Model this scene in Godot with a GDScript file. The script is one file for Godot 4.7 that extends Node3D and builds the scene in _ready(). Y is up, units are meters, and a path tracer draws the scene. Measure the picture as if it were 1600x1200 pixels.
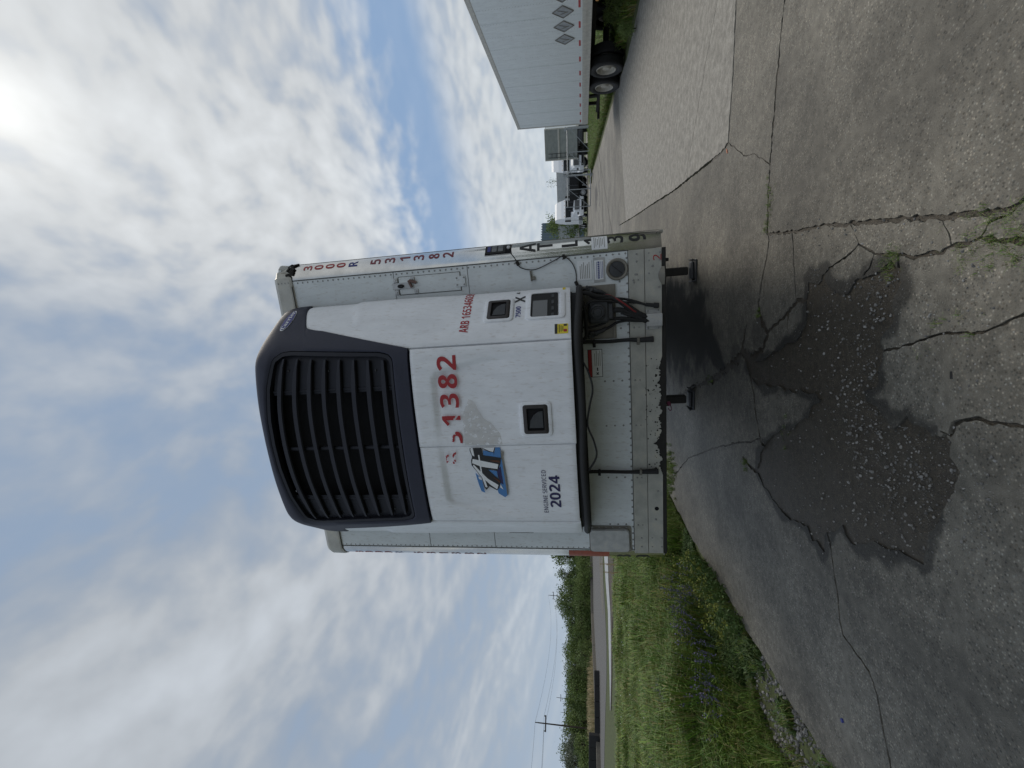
extends Node3D
# A parked refrigerated trailer seen from the front, photographed with the phone held sideways.

const FOC := 698.4          # lens length in photograph pixels (1600 x 1200)
const EYE := 1.664          # height of the lens over the concrete
const SLOPE := 0.0458       # the yard rises to the right
var cam_right: Vector3
var cam_up: Vector3
var cam_fwd: Vector3
var rng := RandomNumberGenerator.new()
var TX := {}                # textures
var M := {}                 # materials
var taken := {}             # names in use at top level

# ------------------------------------------------------------------ pixels and places
func aim(px: float, py: float) -> Vector3:
	# direction of a photograph pixel (the picture lies on its side: x runs down, y runs left)
	return cam_fwd + cam_right * ((600.0 - py) / FOC) + cam_up * ((800.0 - px) / FOC)

func gy(x: float) -> float:
	if x > 22.0:
		return SLOPE * 22.0 + 0.1 * SLOPE * minf(x - 22.0, 5.0)
	if x > -2.2:
		return SLOPE * x
	var t := clampf((-2.2 - x) / 2.0, 0.0, 1.0)
	return SLOPE * -2.2 - SLOPE * 2.0 * (t - t * t / 2.0)

func gp(px: float, py: float) -> Vector3:
	# the spot of ground that a pixel shows
	var d := aim(px, py)
	var t := EYE / maxf(-d.y, 0.002)
	for k in 30:
		var want := (gy(d.x * t) - EYE) / minf(d.y, -0.002)
		t = lerpf(t, want, 0.6)
	return Vector3(d.x * t, gy(d.x * t), d.z * t)

func g2(px: float, py: float) -> Vector2:
	var p := gp(px, py)
	return Vector2(p.x, p.z)

func on_ground(x: float, z: float, dy := 0.0) -> Vector3:
	return Vector3(x, gy(x) + dy, z)

# ------------------------------------------------------------------ scene tree
func numbered(called: String) -> String:
	if not taken.has(called):
		taken[called] = 0
		return called
	taken[called] += 1
	return "%s_%03d" % [called, taken[called]]

func tag(o: Node, label := "", category := "", group := "", kind := "") -> Node:
	if label: o.set_meta("label", label)
	if category: o.set_meta("category", category)
	if group: o.set_meta("group", group)
	if kind: o.set_meta("kind", kind)
	return o

func thing(called: String, label: String, category: String, at := Vector3.ZERO, turn := 0.0, group := "") -> Node3D:
	var o := Node3D.new()
	o.name = numbered(called)
	add_child(o)
	o.position = at
	o.rotation.y = turn
	tag(o, label, category, group)
	return o

func node(called: String, parent: Node) -> Node3D:
	var o := Node3D.new()
	o.name = called
	parent.add_child(o, true)
	return o

func inst(called: String, mesh: Mesh, m: Material, parent: Node = self) -> MeshInstance3D:
	var o := MeshInstance3D.new()
	o.name = numbered(called) if parent == self else called
	o.mesh = mesh
	o.material_override = m
	parent.add_child(o, true)
	return o

func put(called: String, st: SurfaceTool, m: Material, parent: Node = self) -> MeshInstance3D:
	st.generate_normals()
	return inst(called, st.commit(), m, parent)

func copy(o: Node3D, at: Vector3, turn: float, label := "") -> Node3D:
	var base := String(o.name)
	var c: Node3D = o.duplicate()
	c.name = numbered(base)
	add_child(c)
	c.position = at
	c.rotation.y = turn
	if label: c.set_meta("label", label)
	return c

# ------------------------------------------------------------------ shapes
func S() -> SurfaceTool:
	var st := SurfaceTool.new()
	st.begin(Mesh.PRIMITIVE_TRIANGLES)
	st.set_smooth_group(-1)
	return st

func tri(st: SurfaceTool, a: Vector3, b: Vector3, c: Vector3) -> void:
	st.add_vertex(a); st.add_vertex(b); st.add_vertex(c)

func quad(st: SurfaceTool, a: Vector3, b: Vector3, c: Vector3, d: Vector3) -> void:
	tri(st, a, b, c); tri(st, a, c, d)

func face(st: SurfaceTool, pts: Array, cen: Vector3) -> void:
	# a convex polygon whose front looks away from cen
	var p0: Vector3 = pts[0]
	var p1: Vector3 = pts[1]
	var p2: Vector3 = pts[2]
	var n := (p1 - p0).cross(p2 - p0)
	if n.length_squared() < 1e-18 and pts.size() > 3:
		n = (p2 - p0).cross((pts[3] as Vector3) - p0)
	var q := pts
	if n.dot((p0 + p1 + p2) / 3.0 - cen) > 0.0:
		q = pts.duplicate()
		q.reverse()
	for k in range(1, q.size() - 1):
		tri(st, q[0], q[k], q[k + 1])

func box(st: SurfaceTool, c: Vector3, s: Vector3, b := Basis.IDENTITY, bev := 0.0) -> void:
	var h := s / 2.0
	var e := minf(bev, minf(h.x, minf(h.y, h.z)) * 0.9)
	if e <= 0.0:
		var v := []
		for k in 8:
			v.append(c + b * Vector3(h.x * (1 if k & 1 else -1), h.y * (1 if k & 2 else -1), h.z * (1 if k & 4 else -1)))
		for f in [[0, 1, 3, 2], [4, 5, 7, 6], [0, 1, 5, 4], [2, 3, 7, 6], [0, 2, 6, 4], [1, 3, 7, 5]]:
			face(st, [v[f[0]], v[f[1]], v[f[2]], v[f[3]]], c)
		return
	var g := {}
	for sx in [-1, 1]:
		for sy in [-1, 1]:
			for sz in [-1, 1]:
				var key := Vector3i(sx, sy, sz)
				g[key] = [c + b * Vector3(sx * h.x, sy * (h.y - e), sz * (h.z - e)), c + b * Vector3(sx * (h.x - e), sy * h.y, sz * (h.z - e)), c + b * Vector3(sx * (h.x - e), sy * (h.y - e), sz * h.z)]
				face(st, g[key], c)
	for s1 in [-1, 1]:
		face(st, [g[Vector3i(s1, -1, -1)][0], g[Vector3i(s1, 1, -1)][0], g[Vector3i(s1, 1, 1)][0], g[Vector3i(s1, -1, 1)][0]], c)
		face(st, [g[Vector3i(-1, s1, -1)][1], g[Vector3i(1, s1, -1)][1], g[Vector3i(1, s1, 1)][1], g[Vector3i(-1, s1, 1)][1]], c)
		face(st, [g[Vector3i(-1, -1, s1)][2], g[Vector3i(1, -1, s1)][2], g[Vector3i(1, 1, s1)][2], g[Vector3i(-1, 1, s1)][2]], c)
		for s2 in [-1, 1]:
			face(st, [g[Vector3i(s1, s2, -1)][0], g[Vector3i(s1, s2, 1)][0], g[Vector3i(s1, s2, 1)][1], g[Vector3i(s1, s2, -1)][1]], c)
			face(st, [g[Vector3i(s1, -1, s2)][0], g[Vector3i(s1, 1, s2)][0], g[Vector3i(s1, 1, s2)][2], g[Vector3i(s1, -1, s2)][2]], c)
			face(st, [g[Vector3i(-1, s1, s2)][1], g[Vector3i(1, s1, s2)][1], g[Vector3i(1, s1, s2)][2], g[Vector3i(-1, s1, s2)][2]], c)

func span(st: SurfaceTool, lo: Vector3, hi: Vector3, bev := 0.0) -> void:
	box(st, (lo + hi) / 2.0, (hi - lo).abs(), Basis.IDENTITY, bev)

func tube(st: SurfaceTool, pts: Array, r, n := 10, caps := true) -> void:
	# r: one radius or one for each point
	var rings := []
	var t0: Vector3 = ((pts[1] as Vector3) - (pts[0] as Vector3)).normalized()
	var side := t0.cross(Vector3.UP if absf(t0.y) < 0.9 else Vector3.RIGHT).normalized()
	for k in pts.size():
		var a: Vector3 = pts[maxi(k - 1, 0)]
		var b: Vector3 = pts[mini(k + 1, pts.size() - 1)]
		var t := (b - a).normalized()
		side = (side - t * side.dot(t)).normalized()
		var up := t.cross(side)
		var rr: float = r[k] if r is Array else r
		var ring := []
		for i in n:
			var w := TAU * i / n
			ring.append((pts[k] as Vector3) + (side * cos(w) + up * sin(w)) * rr)
		rings.append(ring)
	st.set_smooth_group(1)
	for k in rings.size() - 1:
		for i in n:
			var j := (i + 1) % n
			quad(st, rings[k][i], rings[k + 1][i], rings[k + 1][j], rings[k][j])
	st.set_smooth_group(-1)
	if caps:
		face(st, rings[0], pts[1])
		face(st, rings[-1], pts[-2])

func smooth_path(pts: Array, per := 6) -> Array:
	# Catmull-Rom through the points
	var out := []
	for k in pts.size() - 1:
		var p0: Vector3 = pts[maxi(k - 1, 0)]
		var p1: Vector3 = pts[k]
		var p2: Vector3 = pts[k + 1]
		var p3: Vector3 = pts[mini(k + 2, pts.size() - 1)]
		for i in per:
			out.append(p1.cubic_interpolate(p2, p0, p3, float(i) / per))
	out.append(pts[-1])
	return out

func lathe(st: SurfaceTool, prof: Array, n: int, xf := Transform3D.IDENTITY, group := 1) -> void:
	# profile of (radius, height) turned about y, then placed by xf
	for k in prof.size() - 1:
		var a: Vector2 = prof[k]
		var b: Vector2 = prof[k + 1]
		st.set_smooth_group(group + k if group >= 0 else -1)
		for i in n:
			var w0 := TAU * i / n
			var w1 := TAU * (i + 1) / n
			var p := [xf * Vector3(a.x * cos(w0), a.y, a.x * sin(w0)), xf * Vector3(b.x * cos(w0), b.y, b.x * sin(w0)), xf * Vector3(b.x * cos(w1), b.y, b.x * sin(w1)), xf * Vector3(a.x * cos(w1), a.y, a.x * sin(w1))]
			if a.x < 1e-6:
				tri(st, p[0], p[2], p[1])
			elif b.x < 1e-6:
				tri(st, p[0], p[3], p[1])
			else:
				quad(st, p[0], p[3], p[2], p[1])
	st.set_smooth_group(-1)

func grid(st: SurfaceTool, nu: int, nv: int, f: Callable, flip := false, group := 1) -> void:
	st.set_smooth_group(group)
	var v := []
	for i in nu + 1:
		var row := PackedVector3Array()
		for j in nv + 1:
			row.append(f.call(float(i) / nu, float(j) / nv))
		v.append(row)
	for i in nu:
		for j in nv:
			if flip:
				quad(st, v[i][j], v[i + 1][j], v[i + 1][j + 1], v[i][j + 1])
			else:
				quad(st, v[i][j], v[i][j + 1], v[i + 1][j + 1], v[i + 1][j])
	st.set_smooth_group(-1)

func extrude(st: SurfaceTool, poly: PackedVector2Array, depth: float, xf := Transform3D.IDENTITY) -> void:
	# polygon in x, y; front at z = depth, back at z = 0
	var p := poly
	if Geometry2D.is_polygon_clockwise(p):
		p = p.duplicate()
		p.reverse()
	var idx := Geometry2D.triangulate_polygon(p)
	for k in range(0, idx.size(), 3):
		var a := p[idx[k]]
		var b := p[idx[k + 1]]
		var c := p[idx[k + 2]]
		if (b - a).cross(c - a) < 0.0:
			var s := b
			b = c
			c = s
		tri(st, xf * Vector3(a.x, a.y, depth), xf * Vector3(c.x, c.y, depth), xf * Vector3(b.x, b.y, depth))
		if depth > 0.0:
			tri(st, xf * Vector3(a.x, a.y, 0), xf * Vector3(b.x, b.y, 0), xf * Vector3(c.x, c.y, 0))
	if depth > 0.0:
		for k in p.size():
			var a := p[k]
			var b := p[(k + 1) % p.size()]
			quad(st, xf * Vector3(a.x, a.y, 0), xf * Vector3(a.x, a.y, depth), xf * Vector3(b.x, b.y, depth), xf * Vector3(b.x, b.y, 0))

func round_rect(w: float, h: float, r: float, n := 5) -> PackedVector2Array:
	var out := PackedVector2Array()
	for q in 4:
		var c := Vector2((w / 2 - r) * (1 if q == 0 or q == 3 else -1), (h / 2 - r) * (1 if q < 2 else -1))
		for k in n + 1:
			var a := PI / 2 * (q + float(k) / n)
			out.append(c + Vector2(cos(a), sin(a)) * r)
	return out

# ------------------------------------------------------------------ print and lettering
func letters(text: String, high: float, bold := true, serif := false, squeeze := 1.0) -> PackedVector2Array:
	# triangles of a line of text, centred, capitals "high" tall
	var key := "font%s%s" % [bold, serif]
	if not TX.has(key):
		var f := SystemFont.new()
		f.font_names = PackedStringArray(["Droid Serif" if serif else "Droid Sans"])
		f.font_weight = 700 if bold else 400
		TX[key] = f
	var t := TextMesh.new()
	t.font = TX[key]
	t.text = text
	t.font_size = 64
	t.pixel_size = high / (64.0 * 0.715)
	t.depth = 0.0
	t.curve_step = 1.5
	var out := PackedVector2Array()
	var arr := t.get_mesh_arrays()
	var vs: PackedVector3Array = arr[Mesh.ARRAY_VERTEX]
	var ids: PackedInt32Array = arr[Mesh.ARRAY_INDEX]
	for k in ids.size():
		out.append(Vector2(vs[ids[k]].x * squeeze, vs[ids[k]].y))
	if out.size():
		var lo := out[0]
		var hi := out[0]
		for q in out:
			lo = lo.min(q)
			hi = hi.max(q)
		var mid := (lo + hi) / 2.0
		for k in out.size():
			out[k] -= mid
	return out

func finer(t: PackedVector2Array, most: float) -> PackedVector2Array:
	# splits triangles until no edge is longer than most
	var todo := t
	for pass_ in 8:
		var out := PackedVector2Array()
		var done := true
		for k in range(0, todo.size(), 3):
			var p := [todo[k], todo[k + 1], todo[k + 2]]
			var long := 0
			for i in 3:
				if (p[i] as Vector2).distance_squared_to(p[(i + 1) % 3]) > (p[long] as Vector2).distance_squared_to(p[(long + 1) % 3]):
					long = i
			var a: Vector2 = p[long]
			var b: Vector2 = p[(long + 1) % 3]
			var c: Vector2 = p[(long + 2) % 3]
			if a.distance_to(b) > most:
				var m := (a + b) / 2.0
				out.append_array([a, m, c, m, b, c])
				done = false
			else:
				out.append_array([a, b, c])
		todo = out
		if done:
			break
	return todo

func poly_tris(p: PackedVector2Array) -> PackedVector2Array:
	var out := PackedVector2Array()
	for i in Geometry2D.triangulate_polygon(p):
		out.append(p[i])
	return out

func lay(st: SurfaceTool, t: PackedVector2Array, f: Callable, drop = null) -> void:
	# lays flat triangles on a surface f(Vector2) -> Vector3; drop(Vector2) -> bool leaves out what has peeled off
	st.set_smooth_group(1)
	for k in range(0, t.size(), 3):
		var a := t[k]
		var b := t[k + 1]
		var c := t[k + 2]
		if drop != null and drop.call((a + b + c) / 3.0):
			continue
		if (b - a).cross(c - a) < 0.0:
			tri(st, f.call(a), f.call(b), f.call(c))
		else:
			tri(st, f.call(a), f.call(c), f.call(b))
	st.set_smooth_group(-1)

# ------------------------------------------------------------------ textures
func noise(seed_: int, freq: float, oct := 4, type := FastNoiseLite.TYPE_SIMPLEX_SMOOTH) -> FastNoiseLite:
	var n := FastNoiseLite.new()
	n.seed = seed_
	n.noise_type = type
	n.frequency = freq
	n.fractal_octaves = oct
	n.fractal_type = FastNoiseLite.FRACTAL_FBM if oct > 1 else FastNoiseLite.FRACTAL_NONE
	return n

func bytes_of(n: FastNoiseLite, size: int) -> PackedByteArray:
	var im := n.get_seamless_image(size, size)
	im.convert(Image.FORMAT_L8)
	return im.get_data()

func tex(data: PackedByteArray, size: int, fmt := Image.FORMAT_RGB8) -> ImageTexture:
	return ImageTexture.create_from_image(Image.create_from_data(size, size, false, fmt, data))

func b8(v: float) -> int:
	return int(clampf(v, 0.0, 1.0) * 255.0)

func make_textures() -> void:
	# fine even grain, mid patches: tints and bumps for paint, plastic and metal
	var fine := bytes_of(noise(3, 0.08, 3), 512)
	var patch := bytes_of(noise(5, 0.012, 5), 512)
	var d := PackedByteArray()
	d.resize(512 * 512 * 3)
	for k in 512 * 512:
		var v := 0.88 + 0.16 * (patch[k] / 255.0 - 0.35) + 0.05 * (fine[k] / 255.0 - 0.5)
		var dirt := clampf((patch[k] / 255.0 - 0.62) * 3.0, 0.0, 1.0) * 0.10
		d[k * 3] = b8(v)
		d[k * 3 + 1] = b8(v - dirt * 0.15)
		d[k * 3 + 2] = b8(v - dirt * 0.45)
	TX.worn = tex(d, 512)
	for k in 512 * 512:
		var v := 0.93 + 0.05 * (patch[k] / 255.0 - 0.4) + 0.03 * (fine[k] / 255.0 - 0.5)
		d[k * 3] = b8(v)
		d[k * 3 + 1] = b8(v - 0.002)
		d[k * 3 + 2] = b8(v - 0.006)
	TX.clean = tex(d, 512)
	var speck := bytes_of(noise(7, 0.05, 4), 512)
	for k in 512 * 512:
		# road film: pale, faintly streaked, with brown specks
		var f := clampf((speck[k] / 255.0 - 0.66) * 4.0, 0.0, 1.0)
		var v := 0.965 + 0.07 * (patch[k] / 255.0 - 0.42) + 0.03 * (fine[k] / 255.0 - 0.5) - 0.10 * f
		d[k * 3] = b8(v)
		d[k * 3 + 1] = b8(v - 0.004 - 0.02 * f)
		d[k * 3 + 2] = b8(v - 0.004 - 0.04 * f)
	TX.film = tex(d, 512)
	TX.fine_normal = normal_from(fine, 512, 1.0)
	TX.patch_normal = normal_from(patch, 512, 2.5)
	TX.patch = tex(patch, 512, Image.FORMAT_L8)
	TX.fine = tex(fine, 512, Image.FORMAT_L8)
	# speckled concrete: pale and dark stones in grey mortar
	var cn := noise(11, 0.068, 1, FastNoiseLite.TYPE_CELLULAR)
	cn.cellular_return_type = FastNoiseLite.RETURN_CELL_VALUE
	cn.cellular_jitter = 1.0
	var cell := bytes_of(cn, 1024)
	var cd := noise(11, 0.068, 1, FastNoiseLite.TYPE_CELLULAR)
	cd.cellular_return_type = FastNoiseLite.RETURN_DISTANCE
	cd.cellular_jitter = 1.0
	var dist := bytes_of(cd, 1024)
	var grit := bytes_of(noise(12, 0.22, 2), 1024)
	var slow := bytes_of(noise(13, 0.01, 4), 1024)
	var col := PackedByteArray()
	col.resize(1024 * 1024 * 3)
	var hgt := PackedByteArray()
	hgt.resize(1024 * 1024)
	for k in 1024 * 1024:
		var c := cell[k] / 255.0
		var s := clampf(1.15 - dist[k] / 105.0, 0.0, 1.0)      # 1 inside a stone
		var show := 1.0 if fmod(c * 37.0, 1.0) < 0.6 else 0.25
		var w := s * show
		var v := 0.60 + 0.30 * (grit[k] / 255.0 - 0.5) + 0.20 * (slow[k] / 255.0 - 0.5) + w * (fmod(c * 91.0, 1.0) - 0.47) * 0.62
		var warm := (fmod(c * 53.0, 1.0) - 0.5) * 0.05 * w
		col[k * 3] = b8(v + warm + 0.005)
		col[k * 3 + 1] = b8(v)
		col[k * 3 + 2] = b8(v - warm - 0.018)
		hgt[k] = b8(0.35 + 0.45 * w + 0.30 * (grit[k] / 255.0 - 0.5))
	TX.concrete = tex(col, 1024)
	TX.concrete_high = tex(hgt, 1024, Image.FORMAT_L8)
	# smoother trowelled concrete, soil and asphalt share a fine speckle
	var sp := PackedByteArray()
	sp.resize(1024 * 1024 * 3)
	for k in 1024 * 1024:
		var v := 0.62 + 0.30 * (grit[k] / 255.0 - 0.5) + 0.22 * (slow[k] / 255.0 - 0.5) + 0.10 * (cell[k] / 255.0 - 0.5)
		sp[k * 3] = b8(v)
		sp[k * 3 + 1] = b8(v - 0.008)
		sp[k * 3 + 2] = b8(v - 0.025)
	TX.speckle = tex(sp, 1024)
	TX.grit = tex(grit, 1024, Image.FORMAT_L8)
	make_yard_map()

func normal_from(data: PackedByteArray, size: int, strength: float) -> ImageTexture:
	var im := Image.create_from_data(size, size, false, Image.FORMAT_L8, data)
	im.convert(Image.FORMAT_RGBA8)
	im.bump_map_to_normal_map(strength)
	return ImageTexture.create_from_image(im)

const MAP_LO := Vector2(-4.0, -14.0)      # corner of the stained part of the yard, in metres
const MAP_SIZE := 12.8
func make_yard_map() -> void:
	# weathering of the yard, laid out in metres: blotches, tyre dirt, an oily stain with trailer shade painted in, and water stains traced from the photograph
	var n := 1024
	var blot := bytes_of(noise(21, 0.006, 5), n)
	var spot := bytes_of(noise(22, 0.03, 4), n)
	var rag := noise(23, 2.2, 5)
	var d := PackedByteArray()
	d.resize(n * n * 3)
	var oil_and_shade := [g2(1038, 515), g2(1060, 510), g2(1090, 515), g2(1112, 540), g2(1130, 575)]
	var oil_and_shade_r := [1.05, 0.95, 0.62, 0.26, 0.10]  # wide end is mostly the trailer's cast shade, painted in with the stain
	var mud := PackedVector2Array()
	for e in MUD_PX: mud.append(g2(e[0], e[1]))
	var damp := [g2(1150, 560), g2(1185, 520), g2(1230, 560), g2(1300, 500), g2(1320, 600), g2(1300, 720), g2(1380, 780), g2(1275, 820)]
	var damp_r := [0.14, 0.14, 0.16, 0.18, 0.20, 0.26, 0.22, 0.13]
	for j in n:
		for i in n:
			var k := j * n + i
			var p := MAP_LO + Vector2(i + 0.5, j + 0.5) * (MAP_SIZE / n)
			var v := 0.86 + 0.34 * (blot[k] / 255.0 - 0.5) + 0.20 * (spot[k] / 255.0 - 0.5)
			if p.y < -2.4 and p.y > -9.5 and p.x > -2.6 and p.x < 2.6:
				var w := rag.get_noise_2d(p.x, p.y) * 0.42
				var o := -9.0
				for q in oil_and_shade.size() - 1:
					var on := Geometry2D.get_closest_point_to_segment(p, oil_and_shade[q], oil_and_shade[q + 1])
					var t: float = on.distance_to(oil_and_shade[q]) / oil_and_shade[q].distance_to(oil_and_shade[q + 1])
					o = maxf(o, 1.0 - p.distance_to(on) / lerpf(oil_and_shade_r[q], oil_and_shade_r[q + 1], t))
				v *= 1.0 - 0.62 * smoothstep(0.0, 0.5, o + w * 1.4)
				o = -9.0
				for q in damp.size():
					o = maxf(o, 1.0 - p.distance_to(damp[q]) / (damp_r[q] * 1.5))
				v *= 1.0 - 0.20 * smoothstep(0.0, 0.25, o + w)
				if p.y > -6.2 and p.x > -2.0 and p.x < 1.6:
					# damp creeping out of the hollow into the slabs around it
					var near := 9.0
					for q in mud.size():
						near = minf(near, p.distance_to(Geometry2D.get_closest_point_to_segment(p, mud[q], mud[(q + 1) % mud.size()])))
					v *= 1.0 - 0.42 * (1.0 - smoothstep(0.02, 0.07, near * 1.25 + w * 0.26 - 0.02))
			d[k * 3] = b8(v)
			d[k * 3 + 1] = b8(v * 0.995)
			d[k * 3 + 2] = b8(v * 0.98)
	TX.yard = tex(d, n)

# ------------------------------------------------------------------ materials
func mat(rgb: Color, rough := 0.6, metal := 0.0, albedo := "worn", scale := 0.7, normal := "", bump := 0.3) -> StandardMaterial3D:
	# rgb: real-world base colour (linear)
	var m := StandardMaterial3D.new()
	m.albedo_color = rgb.linear_to_srgb()
	m.roughness = rough
	m.metallic = metal
	m.uv1_triplanar = true
	m.uv1_world_triplanar = true
	m.uv1_scale = Vector3.ONE * scale
	if albedo:
		m.albedo_texture = TX[albedo]
	if normal:
		m.normal_enabled = true
		m.normal_texture = TX[normal]
		m.normal_scale = bump
	return m

func tinted(m: StandardMaterial3D) -> StandardMaterial3D:
	m.vertex_color_use_as_albedo = true
	return m

func make_materials() -> void:
	M.paint = mat(Color(0.77, 0.81, 0.82), 0.38, 0.0, "film", 0.9, "patch_normal", 0.08)          # trailer skin
	M.paint.uv1_scale = Vector3(1.6, 0.5, 1.6)
	M.shell = mat(Color(0.90, 0.92, 0.95), 0.42, 0.0, "film", 0.6, "patch_normal", 0.05)           # moulded unit covers
	M.shell.uv1_scale = Vector3(1.9, 0.42, 1.9)
	M.cowl = mat(Color(0.022, 0.025, 0.050), 0.62, 0.0, "worn", 1.0, "fine_normal", 0.25)
	M.grille = mat(Color(0.013, 0.0145, 0.026), 0.68, 0.0, "worn", 1.0, "fine_normal", 0.25)
	M.black = mat(Color(0.014, 0.014, 0.015), 0.7)
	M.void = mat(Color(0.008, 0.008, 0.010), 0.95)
	M.rubber = mat(Color(0.022, 0.022, 0.023), 0.75, 0.0, "worn", 2.0, "fine_normal", 0.4)
	M.rail = mat(Color(0.62, 0.60, 0.54), 0.5, 0.15, "worn", 1.1, "patch_normal", 0.15)
	M.steel = mat(Color(0.72, 0.71, 0.68), 0.16, 1.0, "worn", 0.5, "patch_normal", 0.05)
	M.bolster = mat(Color(0.56, 0.55, 0.50), 0.5, 0.3, "worn", 1.3, "patch_normal", 0.15)
	M.galv = mat(Color(0.42, 0.44, 0.46), 0.45, 0.7, "worn", 1.2, "fine_normal", 0.2)
	M.rivet = mat(Color(0.30, 0.30, 0.29), 0.5, 0.5, "")
	M.seam = mat(Color(0.10, 0.10, 0.095), 0.9, 0.0, "")
	M.grime = mat(Color(0.030, 0.028, 0.025), 0.92, 0.0, "worn", 3.0, "fine_normal", 0.6)
	M.dull = mat(Color(0.30, 0.28, 0.24), 0.6, 0.5, "worn", 1.6, "patch_normal", 0.3)
	M.tin = mat(Color(0.60, 0.60, 0.60), 0.45, 0.4, "worn", 2.0)
	M.casting = mat(Color(0.075, 0.078, 0.084), 0.55, 0.3, "worn", 2.5, "fine_normal", 0.4)
	M.red = mat(Color(0.38, 0.018, 0.022), 0.5, 0.0, "")
	M.crimson = mat(Color(0.20, 0.022, 0.035), 0.5, 0.0, "")
	M.blue = mat(Color(0.02, 0.03, 0.20), 0.5, 0.0, "")
	M.navy = mat(Color(0.018, 0.014, 0.085), 0.5, 0.0, "")
	M.sky_blue = mat(Color(0.07, 0.22, 0.50), 0.5, 0.0, "")
	M.print = mat(Color(0.012, 0.012, 0.013), 0.5, 0.0, "")
	M.white = mat(Color(0.82, 0.83, 0.84), 0.45, 0.0, "")
	M.rust = mat(Color(0.16, 0.055, 0.025), 0.8, 0.0, "worn", 4.0)
	M.yellow = mat(Color(0.75, 0.60, 0.03), 0.5, 0.0, "")
	M.tape_red = mat(Color(0.42, 0.02, 0.025), 0.35, 0.0, "")
	M.oval = mat(Color(0.030, 0.035, 0.20), 0.4, 0.0, "")
	M.screen = mat(Color(0.12, 0.125, 0.13), 0.18, 0.0, "")
	M.glass = mat(Color(0.015, 0.018, 0.022), 0.06, 0.0, "")
	M.peel = mat(Color(0.50, 0.44, 0.34, 0.24), 0.7, 0.0, "worn", 3.0)
	M.peel.transparency = BaseMaterial3D.TRANSPARENCY_ALPHA
	M.latch = mat(Color(0.20, 0.12, 0.10), 0.6, 0.2, "worn", 4.0)
	M.brown_plastic = mat(Color(0.040, 0.032, 0.030), 0.5, 0.0, "worn", 2.0)
	# ground
	var c := tinted(mat(Color(0.555, 0.530, 0.480), 0.68, 0.0, "concrete", 1.05))
	c.heightmap_enabled = true
	c.heightmap_texture = TX.concrete_high
	c.heightmap_scale = 0.35
	c.detail_enabled = true
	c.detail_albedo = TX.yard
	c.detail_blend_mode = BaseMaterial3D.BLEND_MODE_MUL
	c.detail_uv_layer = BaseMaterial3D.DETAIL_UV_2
	M.concrete = c
	var s := tinted(mat(Color(0.66, 0.645, 0.605), 0.66, 0.0, "speckle", 0.55))
	s.heightmap_enabled = true
	s.heightmap_texture = TX.grit
	s.heightmap_scale = 0.12
	M.pale_concrete = s
	var mud := tinted(mat(Color(0.150, 0.126, 0.094), 0.6, 0.0, "concrete", 1.3))
	mud.heightmap_enabled = true
	mud.heightmap_texture = TX.concrete_high
	mud.heightmap_scale = 0.5
	M.mud = mud
	M.soil = mat(Color(0.20, 0.25, 0.085), 0.95, 0.0, "speckle", 0.35)
	M.asphalt = mat(Color(0.36, 0.36, 0.37), 0.9, 0.0, "speckle", 0.4)
	M.stone = tinted(mat(Color(1, 1, 1), 0.85, 0.0, "worn", 5.0))
	M.water = mat(Color(0.03, 0.035, 0.035), 0.03, 0.0, "")
	var g := tinted(mat(Color(1, 1, 1), 0.6, 0.0, ""))
	g.backlight = Color(0.35, 0.4, 0.15)
	M.leaf = g
	M.bark = mat(Color(0.10, 0.08, 0.06), 0.9, 0.0, "speckle", 2.0)
	M.petal = tinted(mat(Color(1, 1, 1), 0.7, 0.0, ""))
	M.timber = mat(Color(0.14, 0.11, 0.09), 0.9, 0.0, "speckle", 1.5)

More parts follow.
